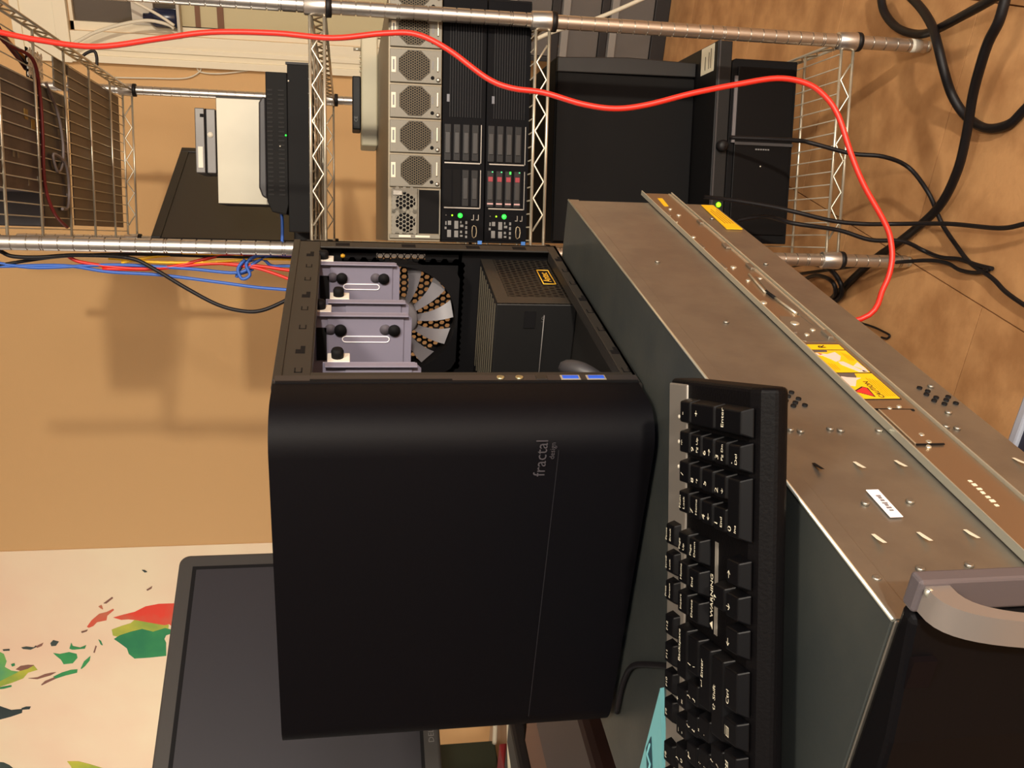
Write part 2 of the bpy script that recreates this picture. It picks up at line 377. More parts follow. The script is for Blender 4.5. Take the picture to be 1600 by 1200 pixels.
# ================================================================ BIG SILVER SERVER ON THE DESK
SX0, SX1, SY0, SY1, SZ0, SZ1 = -.704, -.274, .298, 1.010, -.425, -.2484
sv = thing('rack_server', 'large silver rack server lying on the desk with a yellow caution sticker on its side', 'server', ROOM, (-.49, .65, SZ0))
MB().box(SX0 + .001, SX1 - .001, SY0, SY1, SZ0, SZ1 - .0015).build('chassis', galv, sv, bevel=.001)
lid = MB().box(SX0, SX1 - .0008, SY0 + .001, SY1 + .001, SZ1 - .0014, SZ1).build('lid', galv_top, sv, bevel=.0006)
MB().box(SX1 - .0012, SX1, SY0 + .001, SY1, SZ1 - .0125, SZ1 - .0001).build('lid_flange', galv, sv, bevel=.0006)
MB().cyl((SX1 - .0007, SY0 + .001, SZ1 - .0006), (SX1 - .0007, SY1, SZ1 - .0006), .0011, 8).build('folded_edge', rail_m, sv)
for (sy, sz) in ((.4775, -.2788), (.4753, -.2849), (.4778, -.3066), (.4756, -.3128), (.4749, -.3395), (.5375, -.4153), (.4981, -.4043), (.479, -.3904), (.4763, -.3969),
                 (.3288, -.257), (.3348, -.2844), (.336, -.3128), (.3935, -.2859), (.3938, -.3137), (.6537, -.303), (.80, -.29), (.80, -.40), (.95, -.40)):
    MB().lathe([(.0024, -.001), (.0024, .0003), (.0016, .0009), (.0006, .0005)], (SX1, sy, sz), 0, 12).build('rivet', galv, sv)
for (sy, sz) in ((.5291, -.3032), (.5234, -.2982), (.5196, -.304), (.514, -.2991), (.5102, -.3043), (.5094, -.2956), (.5300, -.2945), (.5170, -.2935), (.525, -.2905),
                 (.535, -.4047), (.5299, -.4081), (.525, -.4041), (.52, -.4086), (.5153, -.4041), (.5209, -.4186), (.5161, -.414), (.5104, -.409), (.5112, -.4184)):
    MB().lathe([(.0019, -.003), (.0019, .00015)], (SX1, sy, sz), 0, 14).build('vent_hole', black_matte, sv)
bright = mat('lance_glint', (214, 206, 184), .35, .0)  # lamp glint on the lances painted as a pale diffuse colour
for (ya, za, m_) in ((.4375, -.3022, bright), (.4381, -.3298, bright), (.4383, -.4112, bright), (.365, -.2748, bright), (.3653, -.3015, bright), (.3661, -.3299, bright), (.437, -.2752, black_matte), (.3661, -.4112, bright)):
    MB().add([(SX1 - .0005, ya, za - .0011), (SX1 - .0005, ya, za + .0011), (SX1 + .0006, ya - .006, za + .0013), (SX1 + .0022, ya - .0115, za + .0012), (SX1 + .0022, ya - .0115, za - .0012), (SX1 + .0006, ya - .006, za - .0013)],
             [(0, 1, 2, 5), (5, 2, 3, 4), (0, 5, 4), (1, 3, 2), (0, 4, 3, 1)]).build('lance', m_, sv)
# bar-code sticker and rear sticker
st = MB().box(SX1 - .0002, SX1 + .0004, .3785, .4058, -.3004, -.2925).build('asset_sticker', mat('sticker_white', (232, 222, 222), .5), sv, bevel=.0003)
for i, hgt in enumerate((.0012, .0015, .001, .0016, .0012, .001, .0014)):
    MB().box(SX1 + .0003, SX1 + .0006, .384 + i * .0024, .384 + i * .0024 + .0012 + .0004 * (i % 3), -.2966 - hgt, -.2966 + hgt).build('bar_mark', mat('grey_ink', (110, 104, 106), .6), st)
st = MB().add([(SX1 + .0004, .9115, -.4206), (SX1 + .0004, .911, -.4022), (SX1 + .0004, 1.003, -.4062), (SX1 + .0004, 1.003, -.4205),
               (SX1 - .0004, .9115, -.4206), (SX1 - .0004, .911, -.4022), (SX1 - .0004, 1.003, -.4062), (SX1 - .0004, 1.003, -.4205)],
              [(0, 3, 2, 1), (4, 5, 6, 7), (0, 1, 5, 4), (1, 2, 6, 5), (2, 3, 7, 6), (3, 0, 4, 7)]).build('warning_sticker', yellow, sv)
for i in range(4):
    MB().box(SX1 + .0004, SX1 + .0007, .93, .985 - .008 * (i % 2), -.418 + i * .0032, -.4172 + i * .0032).build('print_line', mat('amber_print', (150, 110, 20), .6), st)
# slide rail: channel with lips, screws, tabs, latch
rl = MB().box(SX1 - .0003, SX1 + .0022, .300, 1.040, -.3805, -.3445).build('slide_rail', rail_in, sv, bevel=.0004)
MB().box(SX1, SX1 + .0055, .300, 1.040, -.3450, -.3438).build('rail_lip', rail_m, rl, bevel=.0005)
MB().box(SX1, SX1 + .0045, .300, 1.040, -.3818, -.3807).build('rail_lip', rail_m, rl, bevel=.0005)
RX = SX1 + .0022
MB().box(RX, RX + .0008, .62, 1.038, -.3790, -.3768).build('inner_ridge', rail_m, rl)
for (sy, sz, r_) in ((.9725, -.3581, .0022), (.9494, -.3606, .0026), (.9209, -.3481, .0018), (.8702, -.35, .0026), (.7797, -.3581, .003), (.744, -.3582, .0022), (.7498, -.3723, .0022),
                     (.69, -.3502, .0032), (.6451, -.3583, .0038), (.6222, -.358, .0022), (.6317, -.3676, .0022), (.4628, -.3616, .002), (.4537, -.3611, .002), (.4479, -.3575, .0018),
                     (.4986, -.3595, .0016), (.5008, -.3678, .0018), (.33, -.362, .002)):
    MB().lathe([(r_, -.0002), (r_, .0008), (r_ * .7, .0014), (r_ * .25, .0008)], (RX, sy, sz), 0, 12).build('screw', rail_m, rl)
for (sy, sz, w_) in ((.948, -.3463, .016), (.9228, -.3760, .012), (.8377, -.3463, .012), (.8413, -.3740, .014), (.779, -.3465, .016), (.7803, -.3750, .014), (.63, -.3475, .016), (.6211, -.3745, .014)):
    MB().box(RX, RX + .0025, sy - w_ / 2, sy + w_ / 2, sz - .0022, sz + .0022).build('rail_tab', galv, rl, bevel=.0005)
MB().cyl((RX + .001, .7601, -.3654), (RX + .001, .7124, -.3612), .0010, 6).build('latch_bar', rail_m, rl)
MB().cyl((RX + .001, .7158, -.3632), (RX + .001, .7000, -.3648), .0016, 6).build('latch_bar', black_matte, rl)
MB().cyl((RX + .001, .6998, -.3648), (RX + .001, .6650, -.3686), .0012, 6).build('latch_bar', rail_m, rl)
MB().prism([(.755, -.3700), (.745, -.3752), (.66, -.3762), (.64, -.3718), (.67, -.3700), (.71, -.3660), (.73, -.3672)], 0, RX, RX + .0007).build('latch_plate', galv, rl)
MB().prism([(.661, -.352), (.645, -.3465), (.615, -.3465), (.609, -.352), (.609, -.3765), (.655, -.3765)], 0, RX, RX + .0004).build('stamped_plate', galv, rl)
MB().prism([(.4990, -.3455), (.4975, -.3765), (.4955, -.3765), (.4968, -.3455)], 0, RX, RX + .0006).build('rail_seam', black_matte, rl)
MB().prism([(.497, -.3500), (.4511, -.3502), (.4507, -.3700), (.463, -.3735), (.4962, -.3735)], 0, RX - .0002, RX + .0009).build('slider_plate', rail_in, rl, bevel=.0003)
MB().box(RX + .0008, RX + .0012, .4511, .4965, -.3508, -.3498).build('slider_edge', rail_m, rl)
MB().box(RX + .0004, RX + .0011, .4500, .4512, -.3700, -.3505).build('slider_seam', black_matte, rl)
for i in range(7):
    MB().box(RX, RX + .0003, .408 - i * .0042, .4098 - i * .0042 + .0006 * (i % 2), -.3606 - .0012 - .0004 * (i % 3), -.3606 + .001).build('engraved_mark', bright, rl)
MB().prism([(1.0175, -.3572), (1.0182, -.3631), (.9862, -.3604), (.9856, -.3552)], 0, RX, RX + .0004).build('small_sticker', yellow, rl)
# caution sticker in the rail channel
cs = MB().prism([(.6045, -.3452), (.6045, -.3765), (.5120, -.3765), (.5120, -.3452)], 0, RX, RX + .0003).build('caution_sticker', ink, sv)
CX = RX + .0003
def cst(name, pts, m_, lift=.0002): MB().prism(pts, 0, CX - .0001, CX + lift).build(name, m_, cs)
cst('sticker_panel', [(.6033, -.3460), (.6033, -.3757), (.5940, -.3757), (.5940, -.3460)], yellow)
cst('sticker_panel', [(.5922, -.3460), (.5922, -.3757), (.5542, -.3757), (.5542, -.3460)], yellow)
cst('sticker_panel', [(.5522, -.3460), (.5522, -.3757), (.5131, -.3757), (.5131, -.3460)], yellow)
cst('print_shade', [(.5924, -.3456), (.5924, -.3600), (.5890, -.3590), (.5881, -.3456)], mat('grey_print', (84, 72, 66), .6), .0003)
cst('print_shade', [(.5524, -.3456), (.5524, -.3620), (.5468, -.3607), (.5403, -.3572), (.5414, -.3456)], MATS['grey_print'], .0003)
pale = mat('pale_print', (204, 182, 170), .6)
cst('printed_hand', [(.5878, -.3465), (.5851, -.3569), (.5889, -.3650), (.5815, -.3662), (.5743, -.362), (.5719, -.3575), (.5767, -.3554), (.5827, -.3518), (.5839, -.3474)], pale, .0004)
cst('printed_arm', [(.5719, -.3591), (.572, -.3635), (.558, -.3704), (.5545, -.3742), (.5545, -.3672), (.5673, -.3589)], pale, .0004)
cst('printed_arm', [(.5708, -.3740), (.5603, -.3750), (.5546, -.3745), (.5546, -.3702), (.5603, -.3716), (.5649, -.3681)], pale, .0004)
cst('printed_hand', [(.5474, -.3488), (.5457, -.3532), (.5446, -.3632), (.5413, -.3578), (.5317, -.3522), (.5328, -.3475), (.5414, -.3462)], pale, .0004)
cst('red_mark', [(.5870, -.3500), (.5850, -.3530), (.5835, -.3505)], red_m, .0005)
cst('warning_triangle', [(.5240, -.3465), (.5312, -.3562), (.5290, -.3600), (.5150, -.3585)], ink, .0003)
cst('warning_triangle', [(.5236, -.3480), (.5296, -.3562), (.5285, -.3588), (.5166, -.3578)], red_m, .0004)
for i in range(5):
    cst('print_line', [(.545 - .001 * i, -.3668 - i * .0018), (.545 - .001 * i, -.3672 - i * .0018), (.516, -.3672 - i * .0018), (.516, -.3668 - i * .0018)], MATS['amber_print'])
for i in range(3):
    cst('print_line', [(.588 - .002 * i, -.3700 - i * .0016), (.588 - .002 * i, -.3704 - i * .0016), (.574, -.3704 - i * .0016), (.574, -.3700 - i * .0016)], MATS['amber_print'])
    cst('print_line', [(.570 - .001 * i, -.3500 - i * .0018), (.570 - .001 * i, -.3504 - i * .0018), (.558, -.3504 - i * .0018), (.558, -.3500 - i * .0018)], MATS['amber_print'])
text('sticker_word', 'CAUTION', (CX + .0003, .5262, -.3633), (0, 1, 0), (0, 0, 1), .0056, ink, cs, bold=.01)
text('sticker_letter', 'R', (CX + .0003, .5985, -.3591), (0, 1, 0), (0, 0, 1), .0085, ink, cs, bold=.01)
# front bezel, ears and bow handles
mesh_b = perforated('bezel_mesh', (4, 4, 6), (6, 5, 7), .004, .3, .5, .0)
bz = MB().prism([(-.262, .2975), (-.265, .288), (-.33, .277), (-.49, .268), (-.65, .277), (-.713, .288), (-.716, .2975)], 2, SZ0 + .004, SZ1 - .001).build('bezel', mesh_b, sv, bevel=.003)
MB().box(-.300, -.284, .2812, .286, -.264, -.252).build('badge', mat('dim_badge', (9, 4, 5), .7, spec=.1), bz)
for sx in (-.262, -.740):
    e = MB().box(sx, sx + .0175, .289, .2975, SZ0 + .003, SZ1)  .build('rack_ear', mat('ear_silver', (96, 89, 92), .45, .4), sv, bevel=.0015)
    MB().lathe([(.0022, 0), (.0022, .002), (.0012, .003)], (sx + .013, .286, SZ1 - .004), 1, 12).build('thumb_screw', rail_m, e)
    yy, pts, inn = .284, [], []
    for i in range(31):
        t = i / 30 * math.pi; pts.append((.290 - .031 * math.sin(t) ** .62, -.337 + .086 * math.cos(t)))
        inn.append((.290 - .0255 * math.sin(t) ** .62, -.337 + .074 * math.cos(t)))
    h = MB()
    x0, x1 = sx + .001, sx + .0150
    for A_, B_ in (([(x0, *p) for p in pts], [(x1, *p) for p in pts]), ([(x1, *p) for p in inn], [(x0, *p) for p in inn]), ([(x0, *p) for p in inn], [(x0, *p) for p in pts]), ([(x1, *p) for p in pts], [(x1, *p) for p in inn])):
        h.add(A_ + B_, [(i, i + 31, i + 32, i + 1) for i in range(30)], True)
    h.build('handle', silver, sv)

# ================================================================ BLACK COMPUTER CASE
KX0, KX1, KY0, KY1, KZ0, KZ1 = -.684, -.340, .650, 1.041, -.2465, .0600
case = thing('computer_case', 'black cube computer case with its right side open, standing on the silver server', 'computer case', ROOM, (-.51, .84, SZ1))
MB().box(KX0, KX1, KY0 + .02, KY1, KZ1 - .004, KZ1).build('top_panel', steel_blk, case, bevel=.001)
MB().box(KX0, KX0 + .003, KY0 + .02, KY1, KZ0, KZ1 - .004).build('side_panel', steel_blk, case)
MB().box(KX0, KX1, KY0 + .02, KY1, KZ0, KZ0 + .003).build('bottom_panel', steel_blk, case)
for x in (KX0 + .03, KX1 - .03):
    for y in (.70, 1.00): MB().lathe([(.012, 0), (.012, .0025)], (x, y, SZ1), 2, 16).build('foot', black_matte, case)
# rear wall with fan grille and a row of hexagonal vents
FX, FZ, FR = -.4265, -.060, .069
rw = MB()
y = KY1 - .003
rw.box(KX0, FX - .070, y, KY1, KZ0, KZ1 - .004).box(FX - .070, KX1, y, KY1, KZ0, FZ - .070).box(FX - .070, KX1, y, KY1, FZ + .064, KZ1 - .004)
rw.box(-.3495, KX1, y, KY1, FZ - .07, FZ + .064)
rear = rw.build('rear_wall', black_matte, case)
g = MB().hexplate(1, y, KY1, FX - .072, FZ - .074, 18, 21, .0078, .0034, lambda u, v: (u - FX) ** 2 + (v - FZ) ** 2 < .066 ** 2)
g.build('fan_grille', black_matte, rear)
vr = MB()
for i in range(7): vr.hexplate(1, y, KY1, -.3563, -.0860 + i * .0080, 1, 1, .0080, .0036)
vr.box(-.3660, -.3602, y, KY1, FZ - .074, FZ + .066).box(-.3526, -.3490, y, KY1, FZ - .074, FZ + .066).box(-.361, -.350, y, KY1, FZ - .074, -.0905).box(-.361, -.350, y, KY1, -.0335, FZ + .066)
vr.build('vent_row', black_matte, rear)
MB().lathe([(.0028, 0), (.0028, -.0008)], (-.3565, y, .005), 1, 6).build('brass_standoff', gold, rear)
# opening flanges with punched marks
fg = mat('case_flange', (36, 33, 30), .5, .1)
MB().box(KX1 - .002, KX1, KY0 + .03, KY1, .030, KZ1 - .006).build('flange', fg, case, bevel=.0005)
MB().box(KX1 - .002, KX1, KY0 + .03, KY1, KZ0, -.2340).build('flange', fg, case, bevel=.0005)
MB().box(KX1 - .002, KX1, 1.020, KY1, -.2340, .030).build('flange', fg, case, bevel=.0005)
MB().box(KX1 - .002, KX1, .672, .696, -.2340, .030).build('flange', fg, case, bevel=.0005)
MB().box(KX1 - .010, KX1 - .002, .696, 1.018, .029, .0305).build('inner_lip', fg, case)
MB().box(KX1 - .012, KX1 - .002, .696, 1.020, -.2350, -.2340).build('inner_lip', fg, case)
MB().box(KX1 - .002, KX1 + .0012, KY0 + .03, KY1, KZ1 - .0075, KZ1 - .0005).build('top_lip', steel_blk, case, bevel=.0005)
def punched(cy, cz, big):
    m_ = MB()
    if big: m_.prism([(cy - .009, cz - .004), (cy + .006, cz - .004), (cy + .006, cz + .0), (cy - .001, cz + .0), (cy - .001, cz + .004), (cy - .009, cz + .004)], 0, KX1 - .0015, KX1 + .0002)
    else: m_.box(KX1 - .001, KX1 + .0002, cy - .0045, cy + .0045, cz - .0033, cz - .0022).box(KX1 - .001, KX1 + .0002, cy - .0045, cy + .0045, cz + .0022, cz + .0033).box(KX1 - .001, KX1 + .0002, cy - .0045, cy - .0035, cz - .0033, cz + .0033)
    m_.build('punched_slot', black_matte, case)
for cz in (.040, -.2400):
    for i, cy in enumerate((.995, .955, .915, .872, .835, .790, .742, .700)): punched(cy, cz, i in (0, 3, 6))
for cz in (.005, -.07, -.145, -.20):
    MB().box(KX1 - .001, KX1 + .0002, 1.024, 1.034, cz - .008, cz + .008).build('punched_slot', black_matte, case)
    MB().box(KX1 - .001, KX1 + .0002, .680, .686, cz - .009, cz + .009).build('punched_slot', black_matte, case)
# front panel, with rounded upright edges
fy, fr_ = .612, .034
pl = []
for (cx_, cy_, a0) in ((KX1 - fr_ + .001, fy + fr_, -90), (KX0 + fr_ - .001, fy + fr_, 180)):
    for i in range(9):
        a = math.radians(a0 + i * 11.25); pl.append((cx_ + fr_ * math.cos(a), cy_ + fr_ * math.sin(a)))
pl = pl[:9] + [(KX1 + .001, .676), (KX0 - .001, .676)] + pl[9:]
fp = MB().prism(pl, 2, -.2435, KZ1 - .001, True)
front = fp.build('front_panel', mat('brushed_black_front', (4, 3, 6), .62, .0, spec=.13, bump=.05, bscale=300), case, bevel=.0035, seg=3)
MB().box(KX0 + .01, KX1 + .0016, .6745, .6775, KZ0 + .002, KZ1 - .003).build('panel_gap', black_matte, front)
gm = MB().box(KX1 - .0005, KX1 + .0013, .6765, .688, KZ0 + .001, KZ1 - .002).build('port_strip', mat('port_strip_black', (40, 36, 36), .45), case, bevel=.0004)
MB().box(KX1 + .0008, KX1 + .0018, .6775, .6800, -.085, .03).build('slot_line', black_matte, gm)
for z_ in (-.126, -.142):
    MB().lathe([(.0034, 0), (.0034, .0012), (.0026, .0016), (.0014, .0004)], (KX1 + .001, .6825, z_), 0, 16).build('audio_jack', mat('brass_ring', (200, 190, 150), .3, .9), gm)
MB().box(KX1 + .0008, KX1 + .0019, .679, .6865, -.166, -.156).build('power_button', steel_blk, gm, bevel=.0004)
usb = mat('usb_blue', (34, 84, 200), .45)
for z_ in (-.186, -.2085):
    u_ = MB().box(KX1 + .0006, KX1 + .0018, .6785, .6868, z_ - .0085, z_ + .0085).build('usb_port', chrome, gm, bevel=.0003)
    MB().box(KX1 + .0012, KX1 + .0023, .6800, .6850, z_ - .0068, z_ + .0068).build('usb_tongue', usb, gm)
text('brand_print', 'fractal', (-.3745, fy - .0004, -.1505), (1, 0, 0), (0, 0, 1), .0138, mat('grey_print_front', (62, 58, 62), .5), front)
MB().box(-.655, -.368, fy - .0004, fy + .001, -.1646, -.1640).build('panel_seam', mat('seam_grey', (26, 24, 28), .5), front)
text('brand_print', 'design', (-.3680, fy - .0004, -.1592), (1, 0, 0), (0, 0, 1), .0062, MATS['grey_print_front'], front)
# drive cages hanging from the top
def bracket(yp, xr, ztop, zbot, holes, tab):
    o = MB().prism([(xr - .115, ztop), (xr, ztop), (xr, zbot + .006), (xr - .006, zbot), (xr - .115, zbot)], 1, yp, yp + .0014).build('drive_bracket', lav, case, bevel=.0004)
    MB().box(xr - .110, xr - .0015, yp - .0016, yp + .0001, zbot + .008, ztop - .020).build('embossed_plate', lav, o, bevel=.0008)
    MB().box(xr - .0015, xr, yp - .008, yp, zbot + .004, ztop - .002).build('edge_flange', lav, o, bevel=.0004)
    if holes:
        MB().box(xr - .052, xr - .016, yp - .0022, yp - .0014, ztop - .019, ztop - .009).build('cut_window', black_matte, o)
        for z_ in (ztop - .033, zbot + .018):
            MB().lathe([(.0062, 0), (.0062, .0022), (.0045, .0034), (.0022, .0024)], (xr - .0180, yp - .0050, z_), 1, 18).build('grommet', black_matte, o)
            MB().lathe([(.0058, 0), (.0058, .0006)], (xr - .0180, yp - .0022, z_ + (.010 if z_ > -.02 else .009)), 1, 18).build('grommet_hole', mat('hole_shadow', (70, 64, 72), .7), o)
        s_ = []
        for i in range(7): s_.append((xr - .038 + .0035 * math.cos(math.pi / 2 + i * math.pi / 6 - math.pi / 2 + math.pi / 2 * 0), 0))
        za, zb, xc, r_ = zbot + .026, ztop - .038, xr - .0285, .0032
        pts = [(xc + r_ * math.cos(math.radians(a)), zb + r_ * math.sin(math.radians(a))) for a in range(0, 181, 30)] + [(xc + r_ * math.cos(math.radians(a)), za + r_ * math.sin(math.radians(a))) for a in range(180, 361, 30)]
        MB().prism(pts, 1, yp - .0021, yp - .0015).build('long_slot', mat('slot_shade', (120, 114, 128), .6), o)
        MB().tube([(a, yp - .0021, b) for a, b in pts], .0006, 6, closed=True).build('slot_rim', mat('bright_rim', (240, 236, 240), .3), o)
    if tab:
        MB().box(xr - .0015, xr + .0005, yp + .001, yp + .019, ztop - .024, ztop - .004).build('fixing_tab', mat('white_tab', (214, 208, 196), .4), o, bevel=.0005)
        MB().lathe([(.0055, 0), (.0058, .006), (.0045, .0085), (.002, .0085)], (xr + .0005, yp + .010, ztop - .013), 0, 14).build('thumb_screw', black_matte, o)
bracket(.992, -.3480, .039, -.0585, True, True)
bracket(.909, -.3600, .022, -.064, False, True)
bracket(.874, -.3600, .040, -.065, True, True)
bracket(.757, -.3600, .022, -.066, False, True)
# rear fan
fan = MB()
fyy0, fyy1 = 1.012, 1.036
fan.box(FX - .0695, FX - .064, fyy0, fyy1, FZ - .07, FZ + .07)
ring_o, ring_i = [], []
fanf = MB()
for i in range(48):
    t0, t1 = 2 * math.pi * i / 48, 2 * math.pi * (i + 1) / 48
    def sq(t):
        c, s_ = math.cos(t), math.sin(t); k_ = .0695 / max(abs(c), abs(s_)); k_ = min(k_, .090); return (FX + k_ * c, FZ + k_ * s_)
    def ci(t): return (FX + .067 * math.cos(t), FZ + .067 * math.sin(t))
    a, b, c, d = sq(t0), sq(t1), ci(t1), ci(t0)
    fanf.add([(a[0], fyy0, a[1]), (b[0], fyy0, b[1]), (c[0], fyy0, c[1]), (d[0], fyy0, d[1]), (c[0], fyy1, c[1]), (d[0], fyy1, d[1])], [(0, 1, 2, 3), (3, 2, 4, 5)])
ff = fanf.build('fan_frame', black_matte, case)
MB().lathe([(.0225, 0), (.0225, -.018), (.0205, -.0205), (.012, -.0215)], (FX, 1.034, FZ), 1, 28).build('fan_hub', fan_shaded, ff)
for kf in range(11):
    a0 = 2 * math.pi * kf / 11 + .12; vs = []
    for i in range(9):
        rr = .021 + (.0650 - .021) * i / 8; sw = .20 * (i / 8) ** 1.4
        wd_ = .20 + .17 * (i / 8); tw = .35 - .12 * i / 8
        for sgn in (-1, 1):
            a = a0 + sw + sgn * wd_ * .40
            vs.append((FX + rr * math.cos(a), 1.024 + sgn * tw * .018, FZ + rr * math.sin(a)))
    MB().add(vs, [(2 * i, 2 * i + 1, 2 * i + 3, 2 * i + 2) for i in range(8)], True).build('fan_blade', fan_shaded, ff)
# power supply
ps_m = mat('psu_shell', (50, 45, 39), .5, .25)
psu = MB().box(-.505, -.358, .897, 1.036, -.2430, -.1555).build('power_supply', mat('psu_black', (12, 11, 11), .5, .0), case, bevel=.0012)
MB().box(-.3582, -.3572, .8975, 1.036, -.2425, -.156).build('psu_side', perforated('psu_side_mesh', (50, 45, 39), (18, 15, 14), .0080, .34, .5, .25, axes=(1, 2)), psu)
MB().box(-.3578, -.3568, .8975, .915, -.2425, -.156).build('psu_border', ps_m, psu); MB().box(-.3578, -.3568, .915, 1.036, -.170, -.156).build('psu_border', ps_m, psu)
MB().box(-.3578, -.3568, .915, 1.036, -.2425, -.2400).build('psu_border', ps_m, psu)
lb = MB().box(-.3572, -.3564, .952, 1.000, -.2318, -.2155).build('badge', black_matte, psu)
MB().tube([(-.3560, .9535, -.2305), (-.3560, .9985, -.2305), (-.3560, .9985, -.2168), (-.3560, .9535, -.2168)], .0006, 6, closed=True).build('badge_rim', gold, psu)
text('badge_word', 'Antec', (-.3563, .976, -.2235), (0, 1, 0), (0, 0, 1), .0125, gold, psu, bold=.015)
for i in range(9):
    y0 = .905 + i * .0145
    MB().box(-.49, -.362, y0, y0 + .0035, -.1557, -.1545).build('top_rib', mat('psu_rib', (120, 112, 96), .3, .6), psu)
MB().box(-.385, -.366, .8955, .8972, -.198, -.186).build('power_socket', black_matte, psu); text('socket_mark', 'I O', (-.375, .8965, -.207), (1, 0, 0), (0, 0, 1), .005, mid_grey, psu)
MB().cyl((-.37, .8955, -.1775 - .03), (-.47, .8955, -.178 - .03), .0006, 6).build('psu_crease', mid_grey, psu)
cable('internal_cable', [(-.39, .80, -.222 + H), (-.372, .77, -.205 + H), (-.365, .75, -.215 + H), (-.375, .74, -.236 + H)], .008, dark_grey, '', parent=case, sub=4)

# ================================================================ KEYBOARD (deck plane z = -.216, right end overhanging the server)
KROT = math.radians(24.2) + math.pi
KB = frame(-.2676, .5384, -.216, KROT)       # local +x runs to the keyboard's left end, +y to its front edge, z up
kb = thing('keyboard', 'black full-size keyboard with a silver top strip, lying across the silver server', 'keyboard', KB, (.225, .075, -.030))
KW, KD = .452, .1375
body = MB(KB).prism([(0.0, -.020), (.002, -.001), (.006, 0), (KD - .008, 0), (KD - .001, -.003), (KD + .004, -.010), (KD + .002, -.017), (KD - .008, -.022), (.006, -.022)], 0, 0, KW)
bo = body.build('keyboard_body', mat('keyboard_black', (7, 6, 7), .5, spec=.08, bump=.1, bscale=500), kb, bevel=.003, seg=3)
MB(KB).box(.003, KW - .003, .004, .037, -.001, .0012).build('silver_strip', mat('keyboard_silver', (142, 136, 128), .42, .55), kb, bevel=.0012)
for a in (.0245, .0410, .0575): MB(KB).lathe([(.0013, 0), (.0013, .0009), (.0008, .0012)], (a, .0245, .0008), 2, 10).build('indicator_light', white_m, kb)
for fx in (.03, KW - .05): MB(KB).box(fx, fx + .03, .02, .03, -.032, -.026).build('foot', black_matte, kb)
for fx in (.13, KW - .07): MB(KB).box(fx, fx + .03, .095, .105, -.032, -.021).build('foot', black_matte, kb)
keym = mat('key_black', (5, 5, 7), .42, spec=.14)
KEYMESH = {}
U = .01905
def key(a0, b0, wa, wb, legs=(), F=False):
    """a0: distance from the right end, b0: from the back edge; sizes in metres"""
    g_ = .0009; ak = (round(wa, 4), round(wb, 4), F); h = .0072 if not F else .0060
    m_ = MB(KB); x0, x1, y0, y1 = a0 + g_, a0 + wa - g_, b0 + g_, b0 + wb - g_
    ti = .0022
    m_.add([(x0, y0, 0), (x1, y0, 0), (x1, y1, 0), (x0, y1, 0), (x0 + ti, y0 + .0012, h + .0008), (x1 - ti, y0 + .0012, h + .0008), (x1 - ti, y1 - .0034, h - .0006), (x0 + ti, y1 - .0034, h - .0006)],
           [(0, 3, 2, 1), (4, 5, 6, 7), (0, 1, 5, 4), (1, 2, 6, 5), (2, 3, 7, 6), (3, 0, 4, 7)])
    o = m_.build('key', keym, kb, bevel=.0009)
    for (body_, fx, fy_, size) in legs:
        # reading direction is local -x, tops towards local -y
        text('key_legend', body_, (x1 - .003 - fx * (x1 - x0 - .006), y0 + .0022 + fy_ * (y1 - y0 - .007), h + .0005 - .0012 * fy_), (-1, 0, 0), (0, -1, -.0), size * 1.22, legend, o, KB, 'LEFT', .0004)
R0 = .041
na = .0100
for (c, r, wc_, wr, lg) in ((0, 0, 1, 1, [('-', .3, .3, .006)]), (0, 1, 1, 2, [('+', .35, .25, .006)]), (0, 3, 1, 2, [('Enter', .1, .3, .0042)]),
        (1, 0, 1, 1, [('*', .3, .3, .007)]), (1, 1, 1, 1, [('9', .1, .2, .0055), ('Pg Up', .1, .75, .0032)]), (1, 2, 1, 1, [('6', .1, .2, .0055), ('→', .1, .75, .0045)]),
        (1, 3, 1, 1, [('3', .1, .2, .0055), ('Pg Dn', .1, .75, .0032)]), (1, 4, 1, 1, [('.', .1, .2, .006), ('Del', .1, .75, .0036)]),
        (2, 0, 1, 1, [('/', .3, .3, .006)]), (2, 1, 1, 1, [('8', .1, .2, .0055), ('↑', .1, .8, .004)]), (2, 2, 1, 1, [('5', .2, .3, .0055)]), (2, 3, 1, 1, [('2', .1, .2, .0055), ('↓', .1, .8, .004)]),
        (3, 0, 1, 1, [('Num', .1, .1, .0034), ('Lock', .1, .6, .0034)]), (3, 1, 1, 1, [('7', .1, .2, .0055), ('Home', .1, .75, .0032)]), (3, 2, 1, 1, [('4', .1, .2, .0055), ('←', .1, .75, .0045)]),
        (3, 3, 1, 1, [('1', .1, .2, .0055), ('End', .1, .75, .0034)]), (2, 4, 2, 1, [('0', .05, .2, .0055), ('Ins', .05, .75, .0034)])):
    key(na + c * U, R0 + r * U, wc_ * U, wr * U, lg)
nb = .0935
for c, col in enumerate((([('Page', .1, .1, .0032), ('Up', .1, .6, .0032)], [('Page', .1, .1, .0032), ('Down', .1, .6, .0032)]), ([('Home', .1, .35, .0034)], [('End', .1, .35, .0034)]), ([('Insert', .1, .35, .0034)], [('Delete', .1, .35, .0034)]))):
    for r in range(2): key(nb + c * U, R0 + r * U, U, U, col[r])
key(nb, R0 + 4 * U, U, U, [('→', .1, .2, .005)]); key(nb + U, R0 + 4 * U, U, U, [('↓', .2, .2, .005)]); key(nb + 2 * U, R0 + 4 * U, U, U, [('←', .1, .2, .005)]); key(nb + U, R0 + 3 * U, U, U, [('↑', .2, .2, .005)])
for c, lg in enumerate(([('Pause', .1, .0, .0030), ('Break', .1, .6, .0030)], [('Scroll', .1, .0, .0030), ('Lock', .1, .6, .0030)], [('Print', .1, .0, .0030), ('Screen', .1, .6, .0030)])):
    key(nb + c * U, .0145, U, .0175, lg, True)
